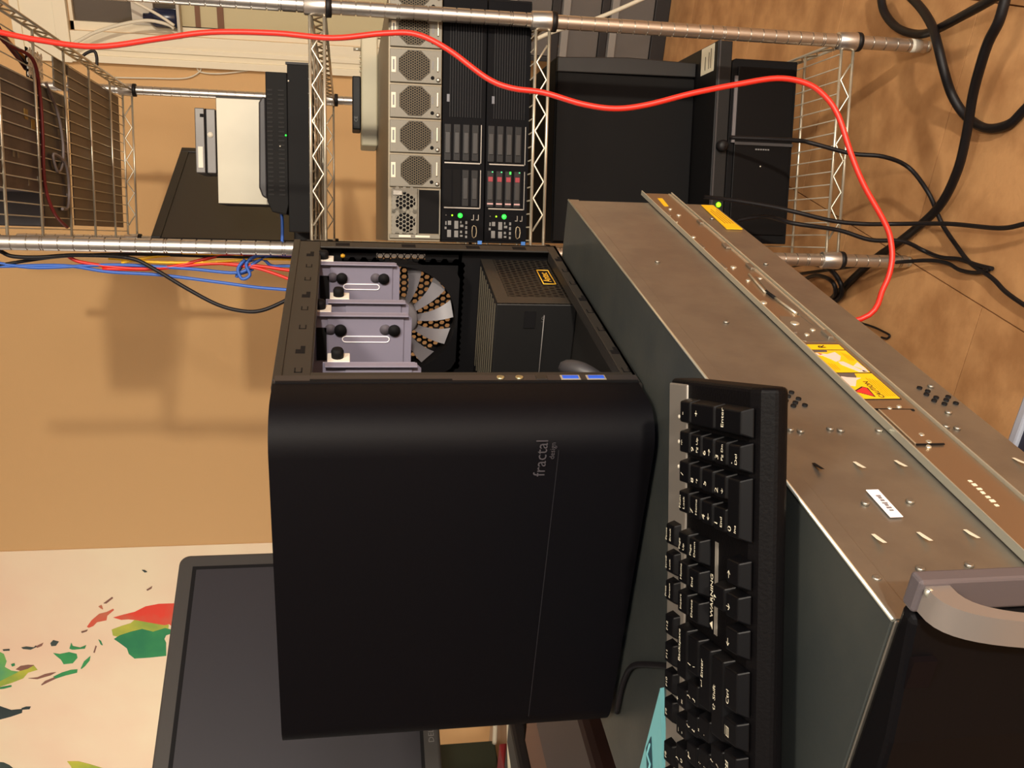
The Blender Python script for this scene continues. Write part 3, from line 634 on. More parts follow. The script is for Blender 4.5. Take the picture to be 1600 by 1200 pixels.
text('warning_print', '▲ WARNING', (nb + .055, .0815, .0001), (-1, 0, 0), (0, -1, 0), .0055, legend, kb, KB, 'LEFT', .0006, .01)
for i in range(3): MB(KB).box(nb + .001, nb + .057, .0850 + i * .0018, .0854 + i * .0018, -.0005, .0005).build('warning_line', mat('dim_legend', (120, 114, 104), .6), kb)
ma = .1545
fk = ['F12', 'F11', 'F10', 'F9', 'F8', 'F7', 'F6', 'F5', 'F4', 'F3', 'F2', 'F1']; a = ma
for i, n_ in enumerate(fk):
    key(a, .0145, U, .0175, [(n_, .15, .3, .0036)], True); a += U
    if i in (3, 7): a += .0105
key(ma + 14 * U, .0145, U, .0175, [('Esc', .1, .3, .0036)], True)
rows = [[('Backspace', 2, 'w')] + [(ch, 1, 'd') for ch in ('=+', '-_', '0)', '9(', '8*', '7&', '6^', '5%', '4$', '3#', '2@', '1!', '`~')],
        [('\\|', 1.5, 'd')] + [(ch, 1, 'd') for ch in (']}', '[{')] + [(ch, 1, 's') for ch in 'POIUYTREWQ'] + [('Tab', 1.5, 'w')],
        [('↵ Enter', 2.25, 'w'), ("'\"", 1, 'd'), (';:', 1, 'd')] + [(ch, 1, 's') for ch in 'LKJHGFDSA'] + [('Caps', 1.75, 'w')],
        [('⇧ Shift', 2.75, 'w'), ('/?', 1, 'd'), ('.>', 1, 'd'), (',<', 1, 'd')] + [(ch, 1, 's') for ch in 'MNBVCXZ'] + [('Shift', 2.25, 'w')],
        [('Ctrl', 1.5, 'w'), ('▤', 1.0, 's'), ('⊞', 1.0, 's'), ('Alt', 1.5, 'w'), ('', 5.5, 's'), ('Alt', 1.5, 'w'), ('⊞', 1.5, 's'), ('Ctrl', 1.5, 'w')]]
for r, row in enumerate(rows):
    a = ma
    for ch, wu, kd in row:
        if kd == 'w': lg = [(ch, .06 if wu < 2 else .3, .25, .0042)]
        elif kd == 'd': lg = [(ch[1], .15, .1, .0045), (ch[0], .15, .7, .0045)]
        else: lg = [(ch, .15, .25, .0062)] if ch else []
        key(a, R0 + r * U, wu * U, U, lg); a += wu * U
cable('keyboard_cord', [(-.470, .447, .903), (-.500, .480, .897), (-.498, .502, .891), (-.539, .550, .889), (-.575, .585, .889), (-.610, .598, .889), (-.645, .600, .889)], .0026, black_cable, '', parent=kb, sub=4)

# cyan booklet standing behind the keyboard
bk = MB().add([(-.535, .520, -.2484), (-.640, .528, -.2484), (-.640, .5275, -.2440), (-.535, .5195, -.2450), (-.600, .478, -.2484), (-.69, .455, -.2484), (-.69, .454, -.243), (-.600, .477, -.2435)],
              [(0, 3, 2, 1), (0, 1, 5, 4), (3, 7, 6, 2), (4, 5, 6, 7), (0, 4, 7, 3), (1, 2, 6, 5)])
bk = tag(bk.build('leaflet', mat('cyan_paper', (120, 190, 196), .6)), 'cyan leaflet lying on the silver server behind the keyboard', 'leaflet')
lp = MB().add([(-.585, .5170, -.2438), (-.604, .5215, -.2437), (-.660, .4840, -.2433), (-.640, .4790, -.2434)], [(0, 1, 2, 3)]).build('leaflet_print', mat('teal_ink', (30, 66, 80), .6), bk)
MB().tube([(-.592, .5150, -.2434), (-.605, .5165, -.2433), (-.606, .5070, -.2433), (-.620, .5080, -.2432), (-.620, .4975, -.2431), (-.634, .4985, -.2430)], .0010, 5).build('print_stroke', MATS['cyan_paper'], lp)

# ================================================================ MONITOR ON THE DESK
mdx, mdy = -.365, -.931
MROT = math.atan2(mdy, mdx)
MON = frame(-.822, 1.100, 0, MROT)            # local +x runs along the screen to its left edge; local +y points away from the viewer's side
mn = thing('desktop_monitor', 'large dark widescreen monitor with a grey bezel, standing in front of the map poster', 'monitor', MON, (.29, -.06, -.425))
mb_ = MB(MON)
MWD, MT, MBm = .700, .232, -.1135
bez = mat('monitor_bezel', (50, 47, 45), .45, .0)
MB(MON).box(0, MWD, -.035, -.012, MBm, MT).build('monitor_housing', black_pl, mn, bevel=.006)
fb = MB(MON)
rr_ = .014; cp_ = []
for (cx_, cz_, a0) in ((MWD - rr_, MT - rr_, 0), (rr_, MT - rr_, 90), (rr_, MBm + rr_, 180), (MWD - rr_, MBm + rr_, 270)):
    for i in range(7): a = math.radians(a0 + 15 * i); cp_.append((cx_ + rr_ * math.cos(a), cz_ + rr_ * math.sin(a)))
fb.prism(cp_, 1, -.014, 0)
fb.build('monitor_bezel', bez, mn, bevel=.004, seg=3)
MB(MON).box(.019, MWD - .019, -.012, .0004, MBm + .021, MT - .019).build('bezel_gasket', black_matte, mn)
MB(MON).box(.0245, MWD - .0245, -.012, .0008, MBm + .0255, MT - .0245).build('screen', mat('dark_screen', (34, 32, 37), .42, .0, spec=.6), mn)
for z_ in (.200, .205): MB(MON).box(z_, z_ + .0016, -.0002, .0006, MBm + .0035, MBm + .0052).build('indicator_light', green_led, mn)
text('monitor_mark', 'DELL', (.2750, .0002, MBm + .011), (-1, 0, 0), (0, 0, 1), .010, mid_grey, mn, MON)
MB(MON).box(.36, .43, -.075, -.035, -.412, .05).build('stand_neck', black_pl, mn, bevel=.006)
MB(MON).box(.30, .50, -.14, .03, -.425, -.410).build('stand_base', black_pl, mn, bevel=.006)

# things on the side desk, seen under the case
def slab(name, label, cat, x0, x1, y0, y1, z0, z1, m_, bev=.004): return tag(MB().box(x0, x1, y0, y1, z0, z1).build(name, m_, bevel=bev), label, cat)
dk = lambda n, c: mat(n, c, .6)
slab('storage_box', 'dark green box standing on the side desk under the monitor', 'box', -2.75, -2.165, 1.78, 1.94, -.425, -.16, dk('dark_green_card', (38, 46, 34)))
slab('folder', 'red folder lying on the side desk, second thing from the green box', 'folder', -2.05, -1.955, 1.22, 1.74, -.425, -.395, dk('red_card', (128, 26, 34)))
slab('folder', 'navy folder with a rounded end lying beside the red folder', 'folder', -1.90, -1.73, 1.20, 1.62, -.425, -.385, dk('navy_card', (12, 11, 18)), .010)
slab('folder', 'brown board lying between the navy folder and the maroon case on the side desk', 'board', -1.68, -1.52, 1.16, 1.50, -.425, -.400, dk('brown_card', (104, 66, 44)))
slab('soft_case', 'dark maroon case lying on the desks behind the silver server', 'case', -1.46, -1.16, .70, 1.34, -.425, -.375, dk('maroon_cloth', (44, 20, 26)), .015)
cable('white_power_cord', [(-1.85, 1.93, .722), (-1.971, 1.90, .722), (-2.05, 1.885, .722), (-2.105, 1.875, .722)], .007, white_cable, 'thick white cord end lying at the back of the side desk', 'cord', sub=4)
cable('white_cable', [(-1.70, 1.70, .738), (-1.752, 1.663, .740), (-1.80, 1.63, .742), (-1.83, 1.50, .755), (-1.85, 1.35, .758)], .005, white_cable, 'thin white cable draped over the navy folder', 'cable', sub=4)

# ================================================================ WIRE SHELVING RACK
RW, RD = .421, 1.135
rack = thing('wire_shelving_rack', 'tall chrome wire shelving rack with grooved posts, full of computers', 'shelving rack', RACK, (RW / 2, RD / 2, -H))
def post_profile():
    pr = [(.0127, 0)]; z = .012; i = 0
    while z < 2.03:
        for dz in ((0,) if i % 8 else (0, .004)):
            pr += [(.0127, z + dz), (.0106, z + dz + .0002), (.0106, z + dz + .0022), (.0127, z + dz + .0024)]
        z += .0254; i += 1
    return pr + [(.0127, 2.045), (.008, 2.05)]
pp = post_profile()
for (a, b) in ((0, 0), (RW, 0), (0, RD), (RW, RD)):
    o = MB(RACK).lathe([(r_, z_) for r_, z_ in pp], (a, b, -H + .012), 2, 20, True).build('post', post_m, rack)
    MB(RACK).lathe([(.006, 0), (.011, .003), (.011, .010), (.005, .012), (.005, .016)], (a, b, -H), 2, 12).build('levelling_foot', chrome, o)
# white sticker near the foot of the right front post
MB(RACK).lathe([(.01285, 0), (.01285, .022)], (RW, 0, -H + .022), 2, 20).build('post_sticker', white_m, rack)
def truss(m_, p, q, ztop, r_=.0030, pitch=.0635, up=True):
    """double rail from p to q (plan points) with a zigzag wire between"""
    P, Q = Vector((*p, ztop)), Vector((*q, ztop)); d = (Q - P); L_ = d.length; d.normalize(); dn = Vector((0, 0, -.0265))
    P = P + Vector((0, 0, -.0019)); Q = Q + Vector((0, 0, -.0019)); dn = Vector((0, 0, -.0250)); m_.tube([P, Q], r_, 8); m_.tube([P + dn, Q + dn], r_, 8)
    n_ = max(2, round((L_ - .06) / (pitch / 2))); zz = []
    for i in range(n_ + 1):
        t = .03 + (L_ - .06) * i / n_; e = (i % 2)
        zz.append(P + d * t + dn * (.12 if not e else .88))
    m_.tube(zz, .0021, 6)
for zi, zt in enumerate((.628, .0650, -.3390, -.9440)):
    sh = MB(RACK)
    truss(sh, (.012, 0), (RW - .012, 0), zt); truss(sh, (.012, RD), (RW - .012, RD), zt)
    truss(sh, (0, .012), (0, RD - .012), zt); truss(sh, (RW, .012), (RW, RD - .012), zt)
    o = sh.build('shelf', chrome, rack)
    cr_ = MB(RACK)
    nn = [.15 + i * .2075 for i in range(5)]
    for b in nn: cr_.tube([(.0, b, zt - .004), (RW, b, zt - .004)], .0030, 6)
    cr_.build('cross_wires', chrome, o, kind='stuff')
    mw = MB(RACK)
    for i in range(1, 17): mw.tube([(RW * i / 17, .0, zt), (RW * i / 17, RD, zt)], .0014, 5)
    mw.build('deck_wires', chrome, o, kind='stuff')
    for (a, b) in ((0, 0), (RW, 0), (0, RD), (RW, RD)):
        MB(RACK).lathe([(.0150, .008), (.0165, .0065), (.0178, -.028), (.0178, -.030)], (a, b, zt), 2, 20).build('collar', post_m, o)
        MB(RACK).lathe([(.0170, -.0300), (.0185, -.031), (.0178, -.039), (.0150, -.040)], (a, b, zt), 2, 20).build('clip', black_pl, o)

S3 = -.3376
# ---- two black servers
gr_led = mat('faint_teal_led', (60, 190, 120), .4, emit=.8)
red_tab = mat('drive_red_tab', (140, 26, 44), .45)
sil_line = mat('bay_trim', (150, 146, 140), .35, .6)
icon_m = mat('icon_grey', (112, 112, 112), .5)
def Wy(y): return .022 + (376 - y) * .00113
def Zx(x): return -.0755 - (x - 607) * .00123
def rack_box(name, label, x0, x1, group=None, lid=False, body=black_matte):
    z0, z1 = Zx(x1), Zx(x0)
    t = thing(name, label, 'server', RACK, (.24, .40, z0), group)
    MB(RACK).box(.018, .462, .034, .76, z0, z1).build('chassis', body, t, bevel=.001)
    return t, z0, z1
def bx(par, name, x0, x1, y0, y1, m_, d0=.030, d1=.036, bev=0, lab=None):
    return MB(RACK).box(Wy(y1), Wy(y0), d0, d1, Zx(x1), Zx(x0)).build(name, m_, par, bevel=bev, label=lab)
srv_face = mat('server_face', (4, 4, 8), .55, .0, spec=.08)
bay_m = mat('drive_bay', (12, 12, 15), .5, .0, spec=.3)
grille_m = mat('grille_rib', (10, 10, 15), .5, .0, spec=.2)
for which, X0, X1, lab in ((0, 688, 753.4, 'black rack server, upper of two on the middle shelf, without red drive tabs'),
                           (1, 755, 821.5, 'black rack server with four red-tabbed drives, standing directly on the middle shelf')):
    t, z0, z1 = rack_box('black_server', lab, X0, X1)
    fc = bx(t, 'front_panel', X0, X1, -10, 376, srv_face, .0325, .036, .0006)
    off = X0 - 688 if which == 0 else 755 - 688 + 1.5
    # right-hand grille: ribs
    for i in range(13):
        x = X0 + 10 + i * 3.9
        bx(fc, 'rib', x, x + 1.5, 20, 176, grille_m, .0308, .0328)
    bx(t, 'badge', 694 + off, 698 + off, 140, 152, mat('badge_grey', (96, 98, 108), .4), .0305, .033)
    # drive bays
    for gi, (ya, yb) in enumerate(((187, 246), (260, 320))):
        for i in range(4):
            x = 696 + off + i * 14 - (0 if which == 0 else 2)
            if which == 0 and gi == 1 and i < 2:
                bx(t, 'empty_bay', x - 5, x + 6.5, ya, yb, black_matte, .0318, .034); continue
            d = bx(t, 'drive', x - 5.2, x + 5.2, ya, yb, bay_m, .0300, .0345, .0008)
            bx(d, 'drive_handle', x - 3.6, x + 3.6, ya + 13, yb - 12, mat('drive_handle_grey', (14, 13, 15), .4), .0286, .0302, .0006)
            if which == 1 and gi == 1:
                bx(d, 'red_tab', x - 3.6, x + 3.4, ya + 10, ya + 18, red_tab, .0278, .0302, .0004)
                bx(d, 'status_light', x + (1.5 if i == 2 else 2), x + 4, ya + 1, ya + (5 if i == 2 else 3), green_led if i == 2 else gr_led, .0292, .0301)
                bx(d, 'pink_strip', x - 4.6, x + 4.6, yb - 7, yb - 4.5, mat('pink_print', (190, 150, 150), .5), .0292, .0301)
        bx(t, 'bay_trim', 691.5 + off, 746 + off, yb + 2.5 if gi == 0 else yb + 1.5, yb + 4.5 if gi == 0 else yb + 3.5, sil_line, .0296, .033)
        bx(t, 'bay_edge', 746.5 + off, 747.6 + off, ya, yb + 3, sil_line, .0298, .033)
    # control end: lights, icons, connector
    def led(x, y, r_, m_):
        MB(RACK).lathe([(r_, .0), (r_ * .9, -.0012), (r_ * .4, -.002)], (Wy(y), .0322, Zx(x)), 1, 14).build('status_light', m_, t)
    led(716.8 + off, 335, .0046, green_led); led(704.5 + off, 335, .0016, yel_led)
    led(695 + off, 335, .0014, mid_grey)
    for (xa, xb, ya, yb) in ((694, 696, 345, 351), (698, 703, 344, 351), (693, 696, 354, 358), (697, 703, 359, 371), (708, 714, 344, 357), (708, 714, 360, 371), (717, 719, 344, 348), (717, 722, 350, 354), (717, 720, 360, 364), (717, 721, 367, 370), (725, 728, 344, 349), (725, 728, 352, 357), (725, 728, 360, 365), (725, 728, 368, 372)):
        bx(t, 'icon_tile', xa + off, xb + off, ya, yb, icon_m, .0316, .033)
    for xx in (737, 744.5): bx(t, 'usb_slot', xx + off, xx + 1 + off, 333, 342, sil_line, .0312, .033); bx(t, 'usb_slot_end', xx - 3 + off, xx + 1 + off, 341, 342.2, sil_line, .0312, .033)
    MB(RACK).tube([(Wy(y_), .0310, Zx(x_ + off)) for x_, y_ in ((738, 351), (741.5, 353), (742.5, 361), (741.5, 369), (738, 371.5), (736, 369), (735.4, 361), (736, 353))], .0009, 6, closed=True).build('video_port_rim', mat('port_tan', (170, 156, 130), .35, .6), t)
    bx(t, 'blue_sticker', 744.5 + off, 751 + off, 376, 383, mat('blue_sticker', (60, 120, 200), .5), .0310, .033)

# ---- silver-grey server with six caged fans
t, z0, z1 = rack_box('fan_server', 'beige-grey server with a row of octagonal fan grilles, on top of the two black servers', 606.5, 686.5, body=mat('server_side_grey', (120, 110, 92), .45, .5))
fan_mesh = perforated('fan_mesh', (84, 76, 62), (14, 12, 10), .0046, .37, .5, .3)
for i in range(6):
    ya, yb = 239.5 - i * 55.2, 291 - i * 55.2; cy = (ya + yb) / 2 - 1; cx = 648.5 - i * 1.2
    m_ = bx(t, 'fan_module', 609, 685.5, ya, yb, sun_grey, .028, .0345, .0009)
    oc = [(Wy(cy) + .0278 * math.cos(math.radians(22.5 + k_ * 45)) * 1.0, Zx(cx) + .0302 * math.sin(math.radians(22.5 + k_ * 45))) for k_ in range(8)]
    MB(RACK).prism(oc, 1, .0268, .0282).build('fan_opening', fan_mesh, m_)
    MB(RACK).tube([(a, .0272, b) for a, b in oc], .0009, 5, closed=True).build('fan_rim', mat('dark_rim', (86, 80, 68), .5), m_)
    bx(m_, 'module_label', 611, 617.5, cy - 12, cy + 12, mat('label_cream', (226, 218, 196), .6), .0270, .0282)
    bx(m_, 'label_bars', 613, 615.5, cy - 8, cy + 8, icon_m, .0266, .0272)
    MB(RACK).lathe([(.0034, 0), (.0034, -.0008), (.002, -.0010)], (Wy(cy + 18), .0282, Zx(672)), 1, 12).build('screw_hole', black_matte, m_)
    bx(m_, 'pull_handle', 678.5, 680.5, cy - 14, cy + 8, mat('handle_cream', (214, 206, 184), .35, .3), .0235, .0282, .0005)
    MB(RACK).lathe([(.0040, 0), (.0040, -.002), (.003, -.0036), (.001, -.0036)], (Wy(cy + 21), .0282, Zx(680.5)), 1, 14).build('thumb_screw', galv, m_)
    bx(m_, 'module_print', 671, 673.5, cy - 8, cy + 4, icon_m, .0274, .0282)
pm = bx(t, 'power_module', 612, 651, 293, 367, sun_grey, .029, .0345, .0008)
for cy, sgn in ((316, 1), (349, 1)):
    cu, cz = Wy(cy), Zx(633)
    MB(RACK).lathe([(.0185, 0), (.0185, -.0003)], (cu, .0290, cz), 1, 16).build('grille_shadow', black_matte, pm)
    MB(RACK).hexplate(1, .0276, .0286, cu - .0175, cz - .0175, 6, 7, .0076, .0035, lambda u, v: (u - cu) ** 2 + (v - cz) ** 2 < .0190 ** 2).build('hex_grille', sun_grey, pm)
bx(pm, 'module_tab', 614, 628, 297, 305, galv, .0262, .0292, .0006); bx(pm, 'module_slot', 614, 625, 293.5, 296, black_matte, .0284, .0292)
bx(t, 'open_bay', 653.5, 684, 295, 366, black_matte, .0318, .035)
bx(t, 'bay_frame', 651.5, 653, 293, 368, sun_grey, .0290, .0345); bx(t, 'bay_frame', 684.3, 686, 293, 368, sun_grey, .0290, .0345)
bl = bx(t, 'base_strip', 609, 686, 368, 375, sun_grey, .0280, .0345, .0008)
bx(bl, 'latch_plate', 623, 641, 369.5, 373, chrome, .0262, .0284); bx(bl, 'latch_plate', 648, 670, 369.5, 373, chrome, .0262, .0284)
# parts sticking out past the right front post
bx(t, 'ear_plate', 607, 640, -16, -6, sun_grey, .024, .034, .001); bx(t, 'ear_plate', 648, 684, -16, -5, sun_grey, .024, .034, .001)

# ---- white box and small black box on top
ZT = Zx(606.5)
wb = thing('white_device', 'cream plastic device standing on the fan server behind the post', 'device', RACK, (.37, .78, ZT))
MB(RACK).box(.245, .505, .62, .76, ZT, ZT + .040).build('body', cream_m, wb, bevel=.004)
for i in range(4): MB(RACK).lathe([(.0035, -.0), (.0035, .004)], (.455 - i * .011, .63, ZT + .040), 2, 8).build('bump', cream_m, wb)
MB(RACK).cyl((.478, .66, ZT + .040), (.478, .66, ZT + .058), .004, 10).build('connector', chrome, wb)
sb = tag(MB(RACK).box(.285, .412, .64, .73, ZT + .0405, ZT + .061).build('power_adapter', black_pl, bevel=.003), 'small black adapter lying on top of the cream device', 'adapter')
text('adapter_print', 'CE', (.31, .6398, ZT + .052), (1, 0, 0), (0, 0, 1), .011, icon_m, sb, RACK)

# ---- shelf two: black switch, router, puck, silver box, two drives, monitor
Z2 = .0666
sw = thing('network_switch', 'long black network switch lying on the second shelf', 'switch', RACK, (.17, .15, Z2))
MB(RACK).box(.030, .332, .05, .26, Z2, Z2 + .0395).build('body', mat('switch_black', (12, 11, 12), .6, spec=.12), sw, bevel=.0012)
MB(RACK).box(.329, .333, .048, .055, Z2, Z2 + .042).build('side_ear', black_pl, sw)
MB(RACK).lathe([(.0015, 0), (.0015, -.001)], (.30, .05, Z2 + .037), 1, 8).build('status_light', white_m, sw)
ZR = Z2 + .0400
rt = thing('router', 'black router with rows of vent slots on top of the black switch', 'router', RACK, (.2, .11, ZR))
MB(RACK).prism([(.062, ZR + .004), (.080, ZR), (.316, ZR), (.316, ZR + .0385), (.085, ZR + .0385), (.066, ZR + .030)], 1, .06, .19).build('body', mat('router_black', (15, 14, 14), .6, spec=.12), rt, bevel=.0015)
vm = mat('vent_dark', (14, 13, 13), .8)
for i in range(24):
    w_ = .284 - i * .0081
    MB(RACK).box(w_ - .0016, w_ + .0016, .0590, .0602, ZR + .0265, ZR + .036).build('vent_slot', vm, rt)
    MB(RACK).box(w_ - .0016, w_ + .0016, .0590, .0602, ZR + .006, ZR + .0165).build('vent_slot', vm, rt)
MB(RACK).lathe([(.0016, 0), (.0016, -.0012)], (.205, .060, ZR + .0035), 1, 8).build('status_light', green_led, rt)
MB(RACK).lathe([(.0012, 0), (.0012, -.0012)], (.185, .060, ZR + .014), 1, 8).build('status_light', white_m, rt)
pk = tag(MB(RACK).prism([(.089, ZR + .0385), (.272, ZR + .0385), (.272, ZR + .046), (.262, ZR + .0515), (.11, ZR + .0535), (.094, ZR + .048)], 1, .065, .12).build('slim_hub', mat('hub_dark', (24, 22, 26), .5), bevel=.003),
         'slim dark rounded hub lying on the router in front of the silver box', 'hub')
sx = thing('silver_box', 'brushed silver box computer standing behind the router', 'computer', RACK, (.18, .28, Z2 + .04))
MB(RACK).box(.082, .288, .195, .33, Z2 + .0400, .2500).build('shell', black_pl, sx, bevel=.001)
MB(RACK).box(.083, .284, .1935, .1965, Z2 + .0405, .2495).build('face_plate', mat('brushed_silver', (144, 138, 122), .42, .3, rgb2=(128, 122, 108), scale=3), sx, bevel=.0006)
dv = mat('drive_aluminium', (78, 75, 73), .4, .3)
for i, lab in ((0, 'grey hard drive lying flat on the silver box'), (1, 'topmost grey hard drive with a white sticker, lying on another drive')):
    zz = .2510 + i * .0205
    d_ = thing('hard_drive', lab, 'hard drive', RACK, (.2, .22, zz))
    MB(RACK).box(.140, .262 + .001 * i, .19, .30, zz, zz + .0190 - .001 * i).build('case', dv, d_, bevel=.0015)
    if i: MB(RACK).box(.150, .190, .1885, .1905, zz + .004, zz + .013).build('sticker', white_m, d_); MB(RACK).box(.246, .252, .1885, .1905, zz + .001, zz + .008).build('notch', black_matte, d_)
    else: MB(RACK).lathe([(.0055, 0), (.0055, -.001)], (.213, .1900, zz + .010), 1, 14).build('round_sticker', white_m, d_); MB(RACK).box(.139, .262, .1885, .1905, zz + .0165, zz + .019).build('dark_edge', black_matte, d_)
pb = tag(MB(RACK).prism([(.002, Z2), (.056, Z2), (.056, Z2 + .035), (.050, Z2 + .043), (.010, Z2 + .043), (.002, Z2 + .038)], 1, .275, .36).build('power_brick', black_pl, bevel=.002),
         'black power brick at the left end of the network switch', 'adapter')
# monitor leaning across the second shelf, behind
m2x, m2y = (.642 - .559) , (2.412 - 1.958)
a2 = math.atan2(-(2.412 - 1.958), -(.642 - .559)); M2 = frame(-.559, 2.412, 0, a2)
m2 = thing('rack_monitor', 'dark flat monitor standing lengthwise on the second shelf behind the silver box', 'monitor', M2, (.23, -.01, Z2))
MB(M2).box(-.003, .462, -.030, -.004, Z2 + .012, .405).build('monitor_housing', black_pl, m2, bevel=.004)
f2 = MB(M2); f2.box(-.003, .020, -.008, .004, Z2 + .012, .405).box(.020, .462, -.008, .004, .385, .405).box(.020, .462, -.008, .004, Z2 + .012, Z2 + .045)
f2.build('monitor_bezel', mat('dark_bezel', (20, 18, 17), .45), m2, bevel=.002)
MB(M2).box(.019, .460, -.006, .001, Z2 + .044, .386).build('screen', mat('rack_screen', (26, 22, 20), .35), m2)
MB(M2).box(.12, .34, -.10, .03, Z2, Z2 + .012).build('stand_base', black_pl, m2, bevel=.003)

# ---- lower shelf: UPS, flat box with label, big black case
Z4 = -.9425
up = thing('backup_power_unit', 'black backup power unit with a perforated front, on the lowest shelf', 'power unit', RACK, (.2, .4, Z4))
MB(RACK).prism([(.030, Z4 - 0), (.412, Z4), (.412, Z4 + .140), (.404, Z4 + .1465), (.036, Z4 + .1465), (.030, Z4 + .14)], 1, .172, .62).build('body', black_matte, up, bevel=.002)
MB(RACK).box(.048, .396, .168, .174, Z4 + .006, Z4 + .134).build('front_grille', perforated('ups_mesh', (14, 12, 13), (12, 11, 12), .0034, .34, .5, .1), up, bevel=.002)
MB(RACK).box(.236, .242, .1655, .169, Z4 + .002, Z4 + .134).build('front_seam', dark_grey, up)
MB(RACK).box(.24, .376, .1655, .170, Z4 + .1345, Z4 + .1415).build('display_strip', mat('strip_grey', (110, 108, 112), .35, .3), up)
for i in range(6): MB(RACK).box(.2265, .2295, .1668, .1685, Z4 + .0545 + i * .0055, Z4 + .0585 + i * .0055).build('front_mark', icon_m, up)
MB(RACK).lathe([(.0016, 0), (.0016, -.001)], (.193, .168, Z4 + .072), 1, 8).build('status_light', white_m, up)
ZB = Z4 + .148
fbx = thing('flat_computer', 'flat black desktop computer with a white label on its lid, on the backup power unit', 'computer', RACK, (.22, .4, ZB))
MB(RACK).box(.030, .446, .172, .60, ZB, ZB + .0325).build('body', mat('flat_case_black', (14, 13, 14), .55, spec=.35), fbx, bevel=.0015)
MB(RACK).box(.030, .446, .169, .173, ZB + .0265, ZB + .030).build('front_edge', dark_grey, fbx)
MB(RACK).box(.388, .444, .190, .262, ZB + .0323, ZB + .0331).build('label', mat('label_white', (240, 232, 206), .6), fbx)
for i, (q, l_) in enumerate(((.205, .040), (.216, .034), (.236, .028))): MB(RACK).box(.396, .396 + l_, .0 + q, q + .003, ZB + .0330, ZB + .0334).build('label_line', ink, fbx)
MB(RACK).lathe([(.0055, 0), (.005, -.002), (.002, -.003)], (.110, .169, ZB + .013), 1, 12).build('status_light', mat('lime_glow', (120, 255, 20), .4, emit=3), fbx)
for i in range(2): MB(RACK).box(.094 - i * .008, .098 - i * .008, .168, .1705, ZB + .008, ZB + .018).build('port', mid_grey, fbx)
MB(RACK).lathe([(.012, 0), (.012, -.012), (.008, -.016)], (.232, .170, ZB + .0140), 1, 14).build('plug', black_pl, fbx)
ZC = ZB + .0330
bb = thing('black_tower', 'large plain black computer case filling the space under the middle shelf', 'computer case', RACK, (.2, .6, ZC))
MB(RACK).box(.02, .420, .300, .95, ZC, ZC + .315).build('body', black_matte, bb, bevel=.004)
MB(RACK).prism([(.390, ZC + .001), (.420, ZC + .001), (.424, ZC + .16), (.4165, ZC + .314), (.386, ZC + .314)], 1, .288, .302).build('side_trim', mat('tower_trim', (17, 15, 16), .55), bb, bevel=.002)
MB(RACK).box(.025, .386, .290, .302, ZC + .002, ZC + .313).build('door', mat('tower_door', (6, 5, 6), .7, spec=.2), bb, bevel=.002)

# ---- top shelf: grey chassis, black chassis, liner, board, loose wires
Z1 = .6300
mat_l = mat('smoky_liner', (118, 108, 96), .55)
tag(MB(RACK).box(.035, .395, .62, 1.10, Z1, Z1 + .003).build('shelf_liner', mat_l), 'smoky plastic liner lying on the far half of the top shelf', 'shelf liner')
c1 = thing('open_computer', 'purplish-grey computer chassis lying on the near end of the top shelf', 'computer', RACK, (.22, .2, Z1))
MB(RACK).box(.100, .322, -.02, .385, Z1, Z1 + .13).build('chassis', mat('dull_mauve_metal', (96, 84, 88), .5, .3, rgb2=(80, 72, 76), scale=20), c1, bevel=.002)
for (a, b) in ((.13, .08), (.13, .12), (.20, .10), (.16, .22), (.16, .245), (.11, .30), (.12, .36)):
    MB(RACK).box(a, a + .012, b, b + .010, Z1 - .0012, Z1 + .001).build('bright_spot', sun_grey, c1)
for (a, b) in ((.27, .04), (.24, .30), (.225, .34)): MB(RACK).box(a, a + .02, b, b + .02, Z1 - .0012, Z1 + .001).build('amber_spot', mat('amber_spot', (150, 124, 50), .6), c1)
c2 = thing('small_computer', 'black slim computer lying beside the grey chassis on the top shelf', 'computer', RACK, (.2, .5, Z1))
MB(RACK).box(.030, .322, .395, .602, Z1, Z1 + .10).build('chassis', mat('slim_black', (40, 34, 38), .45), c2, bevel=.002)
for (a, b, c, d) in ((.19, .215, .56, .59), (.165, .180, .565, .59), (.10, .106, .56, .566), (.05, .056, .58, .586), (.09, .095, .41, .415)):
    MB(RACK).box(a, b, c, d, Z1 - .0012, Z1 + .001).build('bottom_label', mat('dim_label', (130, 122, 124), .6), c2)
c3 = thing('perforated_bracket', 'white perforated bracket lying at the edge of the top shelf', 'bracket', RACK, (.37, .42, Z1))
MB(RACK).hexplate(2, Z1 + .001, Z1 + .004, .334, .350, 4, 8, .0135, .0046).build('plate', mat('bright_white', (252, 250, 240), .5), c3); MB(RACK).box(.328, .386, .345, .438, Z1 + .0042, Z1 + .006).build('backing', black_matte, c3)
c4 = thing('metal_bracket', 'grey metal bracket with two round holes at the edge of the top shelf', 'bracket', RACK, (.36, .56, Z1))
MB(RACK).box(.335, .398, .51, .60, Z1, Z1 + .003).build('plate', sun_grey, c4)
for a in (.350, .378): MB(RACK).lathe([(.006, 0), (.006, -.0008)], (a, .585, Z1), 2, 14).build('hole', bright, c4)
tag(MB(RACK).box(.370, .386, .73, .755, Z1 + .0035, Z1 + .012).build('plastic_knob', white_m, bevel=.002), 'small white cap on the top shelf near the window', 'cap')
tag(MB(RACK).box(.375, .402, .60, .64, Z1 + .0035, Z1 + .008).build('connector_block', sun_grey, bevel=.001), 'small grey connector block beside the metal bracket on the top shelf', 'connector')
dull_red = mat('dull_red_wire', (112, 36, 36), .5)
